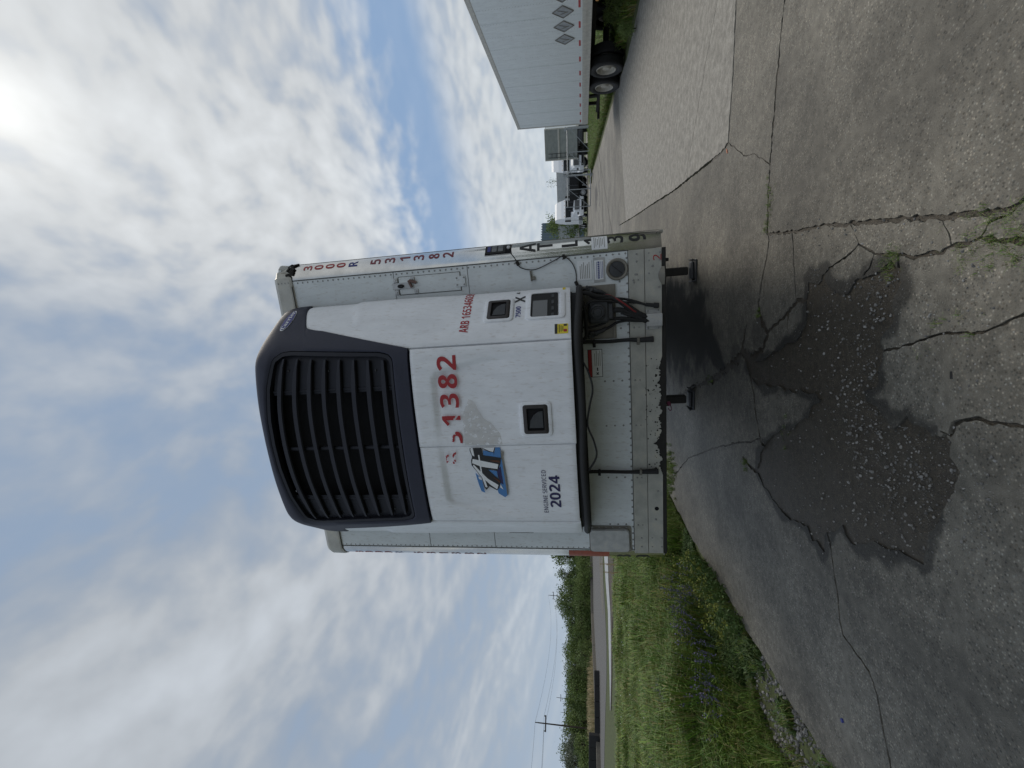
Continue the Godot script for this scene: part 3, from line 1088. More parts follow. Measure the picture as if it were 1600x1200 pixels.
func make_unit() -> void:
	make_profile()
	var U := node("refrigeration_unit", TR)
	# dark carcass inside the covers
	var st := S()
	var plan := PackedVector2Array()
	for k in range(prof.size() - 1, -1, -3): plan.append(Vector2(XC - prof[k][0] * 0.955, prof[k][1] * 0.90))
	for k in range(3, prof.size(), 3): plan.append(Vector2(XC + prof[k][0] * 0.955, prof[k][1] * 0.90))
	extrude(st, plan, 0.0, Transform3D(Basis(Vector3.RIGHT, Vector3.BACK, Vector3.UP), Vector3(0, 1.69, 0)))
	for k in plan.size():
		var p := plan[k]
		var q := plan[(k + 1) % plan.size()]
		face(st, [Vector3(p.x, 1.69, p.y), Vector3(q.x, 1.69, q.y), Vector3(q.x, 2.88, q.y), Vector3(p.x, 2.88, p.y)], Vector3(XC, 2, 0.1))
	span(st, Vector3(XC - 0.95, 2.80, 0.0), Vector3(XC + 0.95, 3.62, 0.12))
	span(st, Vector3(XC - 0.62, 2.80, 0.10), Vector3(XC + 0.62, 2.92, 0.44))
	span(st, Vector3(XC - 0.80, 3.60, 0.0), Vector3(XC + 0.80, 4.02, 0.14))
	put("carcass", st, M.black, U)
	# cowl: a ring of skin between the grille and the outer edge
	st = S()
	var na := 240
	var nr := 26
	var ring := func(u: float, v: float) -> Vector3:
		var w := TAU * u
		var g := grille_edge(w)
		var i := Vector2(signf(g.x) * float(prof_at(0, absf(g.x))[2]), g.y)
		var o := cowl_edge(w)
		var p := i.lerp(o, 1.0 - pow(1.0 - v, 1.7))
		return surf(p.x, p.y, 0.006 - 0.012 * (1.0 - smoothstep(0.0, 0.05, v)) - 0.010 * smoothstep(0.97, 1.0, v))
	grid(st, na, nr, ring, false)
	for k in na:                                  # turned-in edges at the grille and round the outside
		var p: Vector3 = ring.call(float(k) / na, 0.0)
		var q: Vector3 = ring.call(float(k + 1) / na, 0.0)
		quad(st, p, q, q - Vector3(0, 0, 0.04), p - Vector3(0, 0, 0.04))
		p = ring.call(float(k) / na, 1.0)
		q = ring.call(float(k + 1) / na, 1.0)
		var b := Vector3(0, 0, 0.035)
		if p.y < 4.0: quad(st, q, p, p - b, q - b)
	# lid over the rounded top
	var lid := []
	for k in range(-12, 13):
		lid.append(surf(prof[-1][2] * k / 12.0, 4.118))
	lid.append(Vector3(XC + 0.35, 4.118, 0.0))
	lid.append(Vector3(XC - 0.35, 4.118, 0.0))
	for k in range(1, lid.size() - 1):
		tri(st, lid[0], lid[k + 1], lid[k])
	put("cowl", st, M.cowl, U)
	# grille frame, backing, louvres and bars
	st = S()
	var frame := func(u: float, v: float) -> Vector3:
		var w := TAU * u
		var g := grille_edge(w, 0.006 + 0.026 * v)
		return surf(signf(g.x) * float(prof_at(0, absf(g.x))[2]), g.y, -0.004 - 0.004 * v)
	grid(st, na, 2, frame, false)
	for k in na:
		var p: Vector3 = frame.call(float(k) / na, 1.0)
		var q: Vector3 = frame.call(float(k + 1) / na, 1.0)
		quad(st, p, q, q - Vector3(0, 0, 0.04), p - Vector3(0, 0, 0.04))
	put("grille_frame", st, M.grille, U)
	for s in [-1.0, 1.0]:
		st = S()
		grid(st, 6, 6, func(u: float, v: float) -> Vector3:
			var x := lerpf(0.44 if s < 0 else 0.38, 0.65 + 0.04 * v, u)
			return surf(s * float(prof_at(0, x)[2]), lerpf(2.95, 3.90 - 0.05 * u, v), -0.040), s < 0)
		put("grille_backing", st, M.grille, U)
	st = S()
	span(st, Vector3(XC - 0.56, 2.90, 0.36), Vector3(XC + 0.50, 3.97, 0.38))
	put("condenser", st, M.void, U)
	for k in 8:
		var yc := lerpf(3.865, 3.025, k / 7.0)
		var drop := lerpf(0.085, 0.012, k / 7.0)
		var wide := lerpf(0.648, 0.598, k / 7.0)
		st = S()
		var rows := []
		for i in 25:
			var x := lerpf(-wide, wide, i / 24.0)
			var a := signf(x) * float(prof_at(0, absf(x))[2])
			var y := yc - drop * pow(absf(x) / wide, 2.2)
			var thin := 1.0 - 0.45 * smoothstep(0.75, 1.0, absf(x) / wide)
			rows.append([surf(a, y + 0.018 * thin, -0.014), surf(a, y - 0.016 * thin, -0.008), surf(a, y - 0.022 * thin, -0.018), surf(a, y + 0.014, -0.052)])
		for i in 24:
			for e in 4:
				st.set_smooth_group(e + 1)
				quad(st, rows[i][e], rows[i + 1][e], rows[i + 1][(e + 1) % 4], rows[i][(e + 1) % 4])
		st.set_smooth_group(-1)
		put("louvre", st, M.grille, U)
	for x in [0.405, -0.045, -0.47]:
		st = S()
		var a := arc(XC + x)
		tube(st, [surf(a, 2.95, -0.048), surf(a, 3.4, -0.048), surf(a, 3.90, -0.048)], 0.015, 6)
		put("grille_bar", st, M.grille, U)
	# small screws
	st = S()
	for p in [Vector2(0.56, 3.76), Vector2(0.545, 3.44), Vector2(0.53, 3.08), Vector2(-0.57, 3.72), Vector2(-0.56, 3.10)]:
		var q := surf(signf(p.x) * float(prof_at(0, absf(p.x))[2]), p.y, -0.038)
		lathe(st, [Vector2(0.008, 0), Vector2(0.006, 0.006), Vector2(0, 0.008)], 8, Transform3D(Basis(Vector3.RIGHT, PI / 2), q))
	tag(put("screws", st, M.casting, U), "", "", "", "stuff")
	# white covers
	var top := func(a: float) -> float: return cover_top(a)
	var level := func(a: float) -> float: return 2.808
	var dent := func(a: float, y: float, s: float, cx: float) -> float:
		# pressed-in field with a rounded upper outer corner that fades towards the middle and down
		var x := a * s
		var edge_x := cx - 0.12 * pow(clampf((y - 2.0) / 0.68, 0.0, 1.0), 2.2)
		var lo := minf((edge_x - x) / 0.035, (2.665 + 0.02 * (0.5 - x) - y) / 0.035)
		var cr := Vector2(maxf(x - (edge_x - 0.08), 0.0), maxf(y - 2.60, 0.0)).length()
		if x > edge_x - 0.08 and y > 2.60: lo = minf(lo, (0.08 - cr) / 0.035)
		var fade := smoothstep(-0.12, 0.30, x) * smoothstep(1.85, 2.5, y)
		return -0.020 * smoothstep(0.0, 1.0, lo) * fade
	st = S()
	shell(st, arc(-0.068), arc(XC + 0.660), 1.700, level, 56, 60, func(a: float, y: float) -> float: return dent.call(a, y, 1.0, 0.60))
	put("service_door", st, M.shell, U)
	st = S()
	shell(st, arc(XC - 0.664), arc(-0.074), 1.706, level, 52, 60, func(a: float, y: float) -> float: return -0.006 + dent.call(a, y, -1.0, 0.61))
	tag(put("service_door", st, M.shell, U), "left service door with blue and black lettering logo")
	for s in [-1.0, 1.0]:
		st = S()
		var crease := func(a: float, y: float) -> float:
			var x: float = prof_at(2, absf(a))[0]
			var line := lerpf(0.80, 0.93, smoothstep(3.22, 3.34, y))
			return 0.012 * smoothstep(-0.012, 0.012, x - line) * smoothstep(2.3, 3.0, y) * (1.0 - smoothstep(3.30, 3.36, y))
		if s > 0: shell(st, arc(XC + 0.672), arc(XC + 0.984), 1.700, top, 30, 70, crease)
		else: shell(st, arc(XC - 0.984), arc(XC - 0.672), 1.700, top, 30, 70, crease)
		put("corner_cover", st, M.shell, U)
	make_unit_print(U)
	make_unit_fittings(U)

func on_unit(x0: float, y0: float, out := 0.0025) -> Callable:
	# lays print on the skin, its middle at x0, y0
	var a0 := arc(x0)
	return func(p: Vector2) -> Vector3: return surf(a0 + p.x, y0 + p.y, out)

func print_on(called: String, text: String, high: float, f: Callable, m: Material, parent: Node, bold := true, squeeze := 1.0, drop = null) -> void:
	var st := S()
	lay(st, finer(letters(text, high, bold, false, squeeze), 0.02), f, drop)
	put(called, st, m, parent)

func make_unit_print(U: Node3D) -> void:
	var xs := [0.525, 0.400, 0.266]
	var cs := ["2", "8", "3"]
	for k in 3:
		print_on("lettering", cs[k], 0.132, on_unit(xs[k], 2.548, 0.003), M.red, U, true, 1.12)
	# digits that have partly peeled off
	var torn := noise(201, 26.0, 3)
	print_on("lettering", "1", 0.132, on_unit(0.122, 2.548, 0.003), M.red, U, true, 1.1, func(p: Vector2) -> bool: return absf(p.y + 0.02 + 0.5 * p.x + 0.02 * torn.get_noise_2d(p.x, p.y)) < 0.008)
	var st := S()
	lay(st, finer(letters("3", 0.132, true, false, 1.1), 0.008), on_unit(-0.006, 2.552, 0.003), func(p: Vector2) -> bool: return p.y > -0.004 + 0.03 * torn.get_noise_2d(p.x + 3.0, p.y) or p.x < -0.030 + 0.06 * torn.get_noise_2d(p.x, p.y + 5.0))
	put("lettering", st, M.red, U)
	st = S()
	lay(st, finer(letters("5", 0.132, true, false, 1.1), 0.008), on_unit(-0.155, 2.555, 0.000), func(p: Vector2) -> bool: return torn.get_noise_2d(p.x + 9.0, p.y + 1.0) < 0.06 or p.y < -0.01)
	put("lettering", st, M.red, U)
	print_on("lettering", "ENGINE SERVICED", 0.030, on_unit(-0.430, 1.938, -0.003), M.navy, U, false, 1.02)
	print_on("lettering", "2024", 0.074, on_unit(-0.428, 1.868, -0.003), M.navy, U, true, 1.15)
	print_on("lettering", "ARB 165346039", 0.062, on_unit(0.848, 2.434), M.red, U, true, 0.70)
	print_on("lettering", "7500", 0.034, on_unit(0.815, 2.060), M.blue, U, true, 1.05)
	print_on("lettering", "X", 0.072, on_unit(0.895, 2.052), M.print, U, true, 1.1)
	print_on("lettering", "4", 0.028, on_unit(0.936, 2.070), M.print, U, true, 1.0)
	print_on("lettering", "008", 0.05, on_unit(-1.000, 2.505), M.red, U, false, 0.8)
	# logo of blue streaks under black and white brush letters, cut off by the seam
	var z := 0.538
	var at := func(p: Array, out: float) -> PackedVector2Array:
		var poly := PackedVector2Array()
		for q in p:
			var v := tl(725.0 + q[0] / 12.0, 690.0 + q[1] / 12.0, z)
			poly.append(Vector2(arc(minf(v.x, -0.082)), v.y))
		return poly
	var layers := [
		[[[590, 70], [680, 80], [700, 300], [740, 400], [790, 650], [830, 1000], [770, 1050], [650, 970], [630, 900], [690, 800], [650, 560], [680, 420], [560, 280]], M.sky_blue, 0.0],
		[[[220, 570], [270, 620], [340, 700], [400, 960], [330, 930], [290, 820], [250, 690]], M.sky_blue, 0.0],
		[[[360, 150], [560, 180], [570, 290], [370, 250]], M.sky_blue, 0.0],
		[[[450, 515], [620, 540], [640, 670], [480, 560]], M.sky_blue, 0.0],
		[[[620, 540], [690, 450], [745, 800], [690, 770]], M.navy, 0.0008],
		[[[705, 150], [745, 185], [735, 330], [790, 650], [832, 980], [815, 1015], [770, 700], [715, 330]], M.dull, 0.0004],
		[[[110, 70], [330, 70], [360, 240], [700, 290], [690, 400], [640, 530], [470, 500], [460, 515], [700, 730], [660, 870], [620, 910], [480, 830], [430, 900], [390, 860], [340, 660], [150, 430], [140, 340], [160, 270], [115, 160]], M.print, 0.0014],
		[[[330, 70], [590, 70], [560, 190], [480, 180], [360, 120]], M.print, 0.0014],
		[[[130, 70], [168, 70], [205, 265], [160, 240], [128, 140]], M.white, 0.0022],
		[[[170, 310], [650, 410], [632, 500], [330, 455], [160, 390]], M.white, 0.0022],
		[[[190, 415], [340, 570], [460, 690], [650, 805], [625, 890], [500, 800], [330, 640], [176, 440]], M.white, 0.0022],
		[[[270, 235], [295, 235], [345, 560], [395, 690], [445, 845], [412, 852], [352, 680], [322, 560]], M.white, 0.0026],
		[[[345, 70], [575, 70], [550, 178], [480, 160]], M.white, 0.0022],
		[[[500, 335], [660, 340], [690, 370], [670, 380], [500, 350]], M.rust, 0.0022],
		[[[560, 655], [680, 730], [670, 770], [640, 730], [556, 668]], M.rust, 0.0022],
		[[[275, 640], [330, 665], [340, 710], [290, 690]], M.white, 0.0022],
		[[[690, 790], [745, 895], [680, 850]], M.white, 0.0022],
	]
	for l in layers:
		st = S()
		var out: float = -0.0055 + l[2]
		lay(st, finer(poly_tris(at.call(l[0], out)), 0.03), func(p: Vector2) -> Vector3: return surf(p.x, p.y, out + 0.002))
		put("logo_stroke", st, l[1], U)
	# glue left where a sticker came off
	st = S()
	var patch := PackedVector2Array()
	for q in [[733, 622], [728, 634], [723, 650], [725, 668], [727, 694], [740, 694], [765, 694], [786, 693], [782, 676], [768, 660], [756, 652], [748, 640], [742, 628]]:
		var v := tl(q[0], q[1], 0.54)
		patch.append(Vector2(arc(maxf(v.x, -0.064)), v.y))
	var spotty := noise(203, 18.0, 4)
	lay(st, finer(poly_tris(patch), 0.012), func(p: Vector2) -> Vector3: return surf(p.x, p.y, 0.0012), func(p: Vector2) -> bool: return spotty.get_noise_2d(p.x, p.y) > 0.30)
	put("glue_residue", st, M.peel, U)
	# oval badge on the cowl
	for e in [[1.0, M.white, 0.0085], [0.93, M.oval, 0.0105]]:
		st = S()
		var ell := PackedVector2Array()
		for k in 32:
			var w := TAU * k / 32
			ell.append(Vector2(cos(w) * 0.108, sin(w) * 0.044) * float(e[0]))
		lay(st, finer(poly_tris(ell), 0.03), badge(e[2]))
		put("badge", st, e[1], U)
	st = S()
	lay(st, finer(letters("Carrier", 0.036, true, true, 1.0), 0.02), badge(0.0125))
	put("lettering", st, M.white, U)

func badge(out: float) -> Callable:
	var a0 := arc(0.868)
	return func(p: Vector2) -> Vector3:
		var q := p.rotated(-0.10)
		return surf(a0 + q.x, 3.880 + q.y, out)

func plate_on_unit(called: String, x0: float, y0: float, poly: PackedVector2Array, out: float, m: Material, U: Node3D, thick := 0.006) -> void:
	var st := S()
	var f := on_unit(x0, y0, out)
	var b := on_unit(x0, y0, out - thick)
	lay(st, finer(poly_tris(poly), 0.05), f)
	for k in poly.size():
		var p := poly[k]
		var q := poly[(k + 1) % poly.size()]
		quad(st, f.call(p), f.call(q), b.call(q), b.call(p))
	put(called, st, m, U)

func frame_on_unit(called: String, x0: float, y0: float, outer: PackedVector2Array, inner: PackedVector2Array, hi: float, lo: float, m: Material, U: Node3D) -> void:
	# a ring between two outlines of the same count, its inner wall going down to lo
	var st := S()
	var f := on_unit(x0, y0, hi)
	var b := on_unit(x0, y0, lo)
	var g := on_unit(x0, y0, hi - 0.004)
	st.set_smooth_group(1)
	for k in outer.size():
		var j := (k + 1) % outer.size()
		quad(st, g.call(outer[k]), g.call(outer[j]), f.call(outer[j].lerp(inner[j], 0.3)), f.call(outer[k].lerp(inner[k], 0.3)))
		quad(st, f.call(outer[k].lerp(inner[k], 0.3)), f.call(outer[j].lerp(inner[j], 0.3)), f.call(inner[j]), f.call(inner[k]))
	st.set_smooth_group(2)
	for k in outer.size():
		var j := (k + 1) % outer.size()
		quad(st, f.call(inner[k]), f.call(inner[j]), b.call(inner[j]), b.call(inner[k]))
		quad(st, b.call(outer[k]), b.call(outer[j]), g.call(outer[j]), g.call(outer[k]))
	st.set_smooth_group(-1)
	put(called, st, m, U)

func handle_on_unit(x0: float, y0: float, w: float, h: float, U: Node3D) -> void:
	frame_on_unit("handle_surround", x0, y0 - 0.002, round_rect(w + 0.045, h + 0.05, 0.03), round_rect(w + 0.004, h + 0.004, 0.018), 0.012, -0.001, M.shell, U)
	frame_on_unit("handle_frame", x0, y0, round_rect(w, h, 0.016), round_rect(w - 0.045, h - 0.05, 0.008), 0.017, 0.003, M.brown_plastic, U)
	plate_on_unit("handle_well", x0, y0, round_rect(w - 0.03, h - 0.03, 0.008), 0.0035, M.void, U, 0.003)  # raised flat plate, the recess shade put into its near-black colour
	var paddle := PackedVector2Array([Vector2(-w * 0.30, -h * 0.30), Vector2(w * 0.28, -h * 0.30), Vector2(w * 0.26, -h * 0.12), Vector2(w * 0.14, h * 0.08), Vector2(-w * 0.06, h * 0.22), Vector2(-w * 0.30, h * 0.26)])
	plate_on_unit("handle_paddle", x0, y0, paddle, 0.012, M.casting, U, 0.008)

func make_unit_fittings(U: Node3D) -> void:
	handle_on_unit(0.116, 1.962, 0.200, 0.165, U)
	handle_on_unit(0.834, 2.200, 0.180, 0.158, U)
	# control panel with its screen
	frame_on_unit("display_surround", 0.846, 1.870, round_rect(0.270, 0.270, 0.03), round_rect(0.236, 0.206, 0.02), 0.012, -0.001, M.shell, U)
	plate_on_unit("display", 0.846, 1.884, round_rect(0.236, 0.200, 0.012), 0.006, M.black, U)
	plate_on_unit("screen", 0.822, 1.908, round_rect(0.160, 0.102, 0.004), 0.009, M.screen, U)
	for k in 4:
		plate_on_unit("button", 0.780 + 0.040 * k, 1.820, round_rect(0.034, 0.018, 0.006), 0.009, M.casting, U)
	# warning sticker low on the corner cover
	plate_on_unit("warning_sticker", 0.697, 1.762, round_rect(0.082, 0.088, 0.004), 0.0025, M.yellow, U, 0.002)
	plate_on_unit("sticker_heading", 0.697, 1.797, round_rect(0.082, 0.018, 0.002), 0.0035, M.print, U, 0.001)
	for k in 3:
		plate_on_unit("sticker_line", 0.697, 1.776 - 0.012 * k, round_rect(0.064 - 0.012 * k, 0.005, 0.001), 0.0035, M.print, U, 0.001)
	plate_on_unit("sticker_mark", 0.685, 1.736, round_rect(0.022, 0.022, 0.004), 0.0035, M.red, U, 0.001)
	plate_on_unit("sticker_mark", 0.716, 1.736, round_rect(0.016, 0.022, 0.004), 0.0035, M.print, U, 0.001)
	plate_on_unit("small_sticker", 0.945, 1.742, round_rect(0.036, 0.020, 0.002), 0.0025, M.yellow, U, 0.002)
	# slot on the far corner
	plate_on_unit("vent_slot", -0.995, 2.20, round_rect(0.03, 0.20, 0.012), 0.004, M.brown_plastic, U, 0.004)
	# black drip rail and hoses under the unit
	var st := S()
	var path := []
	for k in range(-24, 25):
		var p := surf(prof[-4][2] * k / 24.0, 1.655, -0.02)
		p.y += -0.012 * sin(k * 0.4) * 0.4 - 0.02 * smoothstep(0.6, 1.0, k / 24.0)
		path.append(p)
	tube(st, path, 0.026, 10)
	put("drip_hose", st, M.rubber, U)
	st = S()
	for k in 48:
		var p := surf(prof[-6][2] * (k - 24) / 24.0, 1.69, -0.05)
		var q := surf(prof[-6][2] * (k - 23) / 24.0, 1.69, -0.05)
		face(st, [p, q, q * Vector3(1, 0, 1) + Vector3(0, 1.625, 0), p * Vector3(1, 0, 1) + Vector3(0, 1.625, 0)], Vector3(0, 1.65, 0))
	put("bottom_skirt", st, M.black, U)
	st = S()
	var low := func(x: float, dy := 0.0) -> Vector3: return surf(arc(x), 1.632 + dy, -0.03)
	tube(st, smooth_path([low.call(0.50, 0.01), low.call(0.42, -0.03), low.call(0.30, -0.055), low.call(0.18, -0.03), low.call(0.05, -0.012), low.call(-0.07, -0.05), low.call(-0.18, -0.06), low.call(-0.30, 0.01)], 5), 0.007, 6)
	put("loose_wire", st, M.rubber, U)

func rivet(st: SurfaceTool, p: Vector3, r := 0.007, n := Vector3.BACK) -> void:
	var q := Basis(Quaternion(Vector3.UP, n))
	lathe(st, [Vector2(r, 0), Vector2(r * 0.75, r * 0.5), Vector2(0, r * 0.7)], 7, Transform3D(q, p), 1)

func sheet(called: String, lo: Vector2, hi: Vector2, z: float, m: Material, parent: Node, thick := 0.012, bev := 0.002) -> MeshInstance3D:
	var st := S()
	span(st, Vector3(lo.x, lo.y, z - thick), Vector3(hi.x, hi.y, z), bev)
	return put(called, st, m, parent)

const POST_X := 1.172       # where the corner posts begin
const POST_LX := 1.236
const POST_R := 0.126
func post_at(s: float, w: float, y: float, out := 0.0) -> Vector3:
	# the rounded corner posts: w = 0 faces front, 90 degrees faces the side
	var px := POST_X if s > 0.0 else POST_LX
	return Vector3(s * (px + sin(w) * (POST_R + out)), y, -POST_R + cos(w) * (POST_R + out))

func on_post(s: float, w0: float, y0: float, out := 0.0015) -> Callable:
	return func(p: Vector2) -> Vector3: return post_at(s, w0 + s * p.x / POST_R, y0 + p.y, out)

func make_trailer() -> void:
	var yaw := -0.2414
	var lean := 0.0507
	tr_basis = Basis(Vector3.UP, yaw) * Basis(Vector3.BACK, lean)
	TR = Node3D.new()
	TR.name = numbered("refrigerated_trailer")
	add_child(TR)
	TR.transform = Transform3D(tr_basis, TR_AT)
	tag(TR, "white refrigerated semi trailer with dark grilled cooling unit on its nose", "trailer")
	make_unit()
	var long := 14.6
	# walls, roof, floor
	var wall_lo := 1.285
	sheet("front_panel", Vector2(-1.246, 3.062), Vector2(POST_X + 0.004, 3.935), 0.0, M.paint, TR)
	sheet("front_panel", Vector2(-1.246, 2.468), Vector2(POST_X + 0.004, 3.058), -0.001, M.paint, TR)
	sheet("front_panel", Vector2(-1.246, wall_lo), Vector2(POST_X + 0.004, 2.464), 0.0, M.paint, TR)
	sheet("front_backing", Vector2(-1.2, 1.1), Vector2(1.2, 3.95), -0.02, M.seam, TR, 0.02)
	for s in [-1.0, 1.0]:
		var sx := 1.288 if s > 0.0 else 1.352
		var st := S()
		span(st, Vector3(s * sx - 0.006, 1.15, -long), Vector3(s * sx + 0.006, 4.03, -POST_R - 0.005))
		var side: MeshInstance3D = put("side_wall", st, M.paint, TR)
		for k in 11:
			st = S()
			span(st, Vector3(s * (sx + 0.008) - 0.003, 1.16, -0.9 - k * 1.22), Vector3(s * (sx + 0.008) + 0.003, 4.02, -0.86 - k * 1.22))
			put("side_rib", st, M.paint, side)
		st = S()
		span(st, Vector3(s * (sx + 0.002) - 0.012, 1.02, -long), Vector3(s * (sx + 0.002) + 0.010, 1.148, -POST_R))
		put("side_rail", st, M.bolster, TR)
		# polished corner post
		st = S()
		grid(st, 14, 40, func(u: float, v: float) -> Vector3: return post_at(s, u * PI / 2, lerpf(1.05, 3.935, v)), s < 0)
		put("corner_post", st, M.steel, TR)
		st = S()
		span(st, Vector3(s * (sx + 0.009) - 0.004, 1.05, -POST_R - 0.03), Vector3(s * (sx + 0.009) + 0.006, 3.935, -POST_R - 0.002))
		put("post_edge_strip", st, M.dull, TR)
		st = S()      # seam where the post meets the wall
		span(st, Vector3(s * POST_X - 0.004 - (POST_LX - POST_X if s < 0 else 0.0), wall_lo, -0.004), Vector3(s * POST_X + 0.004 - (POST_LX - POST_X if s < 0 else 0.0), 3.935, 0.0025))
		put("post_seam", st, M.seam, TR)
	make_top_rail(long)
	var st := S()
	span(st, Vector3(-1.28, 1.08, -long), Vector3(1.28, 1.20, -0.05))
	put("floor", st, M.dull, TR)
	# bolster plates across the bottom of the nose
	sheet("bolster_plate", Vector2(-1.262, 1.172), Vector2(POST_X - 0.002, 1.281), 0.010, M.bolster, TR, 0.03)
	sheet("bolster_plate", Vector2(-1.262, 1.052), Vector2(POST_X - 0.002, 1.169), 0.007, M.bolster, TR, 0.03)
	sheet("bolster_lip", Vector2(-1.262, 1.024), Vector2(1.172, 1.049), 0.010, M.grime, TR, 0.10)
	make_rivets()
	make_front_fittings()
	make_post_print()
	make_running_gear(long)

func make_top_rail(long: float) -> void:
	# cap rail with rounded corners and a creased, torn right end
	var st := S()
	var prof_y := [[3.925, 0.008], [3.945, 0.013], [4.055, 0.011], [4.085, -0.006], [4.092, -0.06]]
	var around := []
	for k in 9: around.append([-1.0, PI / 2 * (1.0 - k / 8.0)])
	for k in 9: around.append([1.0, PI / 2 * k / 8.0])
	var bump := noise(301, 9.0, 2)
	var pos := func(i: int, j: int) -> Vector3:
		var p := post_at(around[i][0], around[i][1], prof_y[j][0], prof_y[j][1])
		if around[i][0] > 0.0:
			var hurt := smoothstep(0.15, 0.7, sin(around[i][1]) if i > 9 else 0.0)
			p += Vector3(-0.022, 0.008, -0.03) * hurt * (0.6 + bump.get_noise_3d(p.x * 3.0, p.y * 3.0, p.z * 3.0) * 1.6)
		return p
	st.set_smooth_group(-1)
	for i in around.size() - 1:
		for j in prof_y.size() - 1:
			quad(st, pos.call(i, j), pos.call(i, j + 1), pos.call(i + 1, j + 1), pos.call(i + 1, j))
	put("top_rail", st, M.rail, TR)
	st = S()
	span(st, Vector3(-1.335, 4.06, -long), Vector3(1.27, 4.085, -0.08))
	put("roof", st, M.paint, TR)
	# torn black sealing at the damaged corner
	st = S()
	var r := RandomNumberGenerator.new()
	r.seed = 9
	for k in 30:
		var w := r.randf_range(0.25, 1.40)
		var p := post_at(1.0, w, r.randf_range(3.905, 3.965), r.randf_range(0.0, 0.008))
		box(st, p, Vector3(r.randf_range(0.015, 0.04), r.randf_range(0.008, 0.03), 0.012), Basis(Vector3.UP, w) * Basis(Vector3.BACK, r.randf_range(-0.7, 0.7)))
	tag(put("torn_sealant", st, M.grime, TR), "", "", "", "stuff")
	st = S()
	tube(st, [post_at(-1.0, 0.2, 3.927, 0.012), Vector3(-0.6, 3.927, 0.013), Vector3(0.5, 3.927, 0.013), Vector3(1.13, 3.928, 0.013)], 0.004, 6)
	put("rail_bead", st, M.seam, TR)

func make_rivets() -> void:
	var st := S()
	for k in 60:
		var y := 1.30 + k * 0.0445
		if y < 3.90:
			rivet(st, Vector3(1.152 - 0.0 * k, y, 0.0))
			rivet(st, Vector3(-1.222, y, 0.0), 0.006)
	tag(put("edge_rivets", st, M.rivet, TR), "", "", "", "stuff")
	st = S()
	for k in 40:
		var x := -1.20 + k * 0.0595
		rivet(st, Vector3(x, 1.293, 0.002), 0.0075)
	for x in [-1.0, -0.58, -0.14, 0.22, 0.62, 0.80, 0.96]:
		for y in [1.345, 1.41, 1.475]:
			if x < 0.3 or y < 1.36: rivet(st, Vector3(x, y, 0.0), 0.008)
		rivet(st, Vector3(x, 1.250, 0.010), 0.008)
		rivet(st, Vector3(x, 1.215, 0.010), 0.006)
	for x in [1.14, 1.09, 1.00, -1.20, -1.12]:
		rivet(st, Vector3(x, 1.225, 0.010), 0.008)
		rivet(st, Vector3(x, 1.065, 0.007), 0.008)
		rivet(st, Vector3(x, 1.14, 0.007), 0.006)
	for p in [Vector2(1.05, 1.115), Vector2(1.00, 1.235), Vector2(0.945, 1.245), Vector2(0.90, 1.07), Vector2(-0.70, 1.09), Vector2(-0.95, 1.11)]:
		rivet(st, Vector3(p.x, p.y, 0.008), 0.009)
	tag(put("wall_rivets", st, M.rivet, TR), "", "", "", "stuff")
	st = S()
	for k in 20: rivet(st, post_at(-1.0, 0.35, 4.0, 0.011) + Vector3(0.06 + 0.12 * k, 0, 0.003), 0.006)
	for k in 4: rivet(st, Vector3(1.16, 3.955 + k * 0.03, 0.012), 0.006)
	tag(put("rail_rivets", st, M.rivet, TR), "", "", "", "stuff")

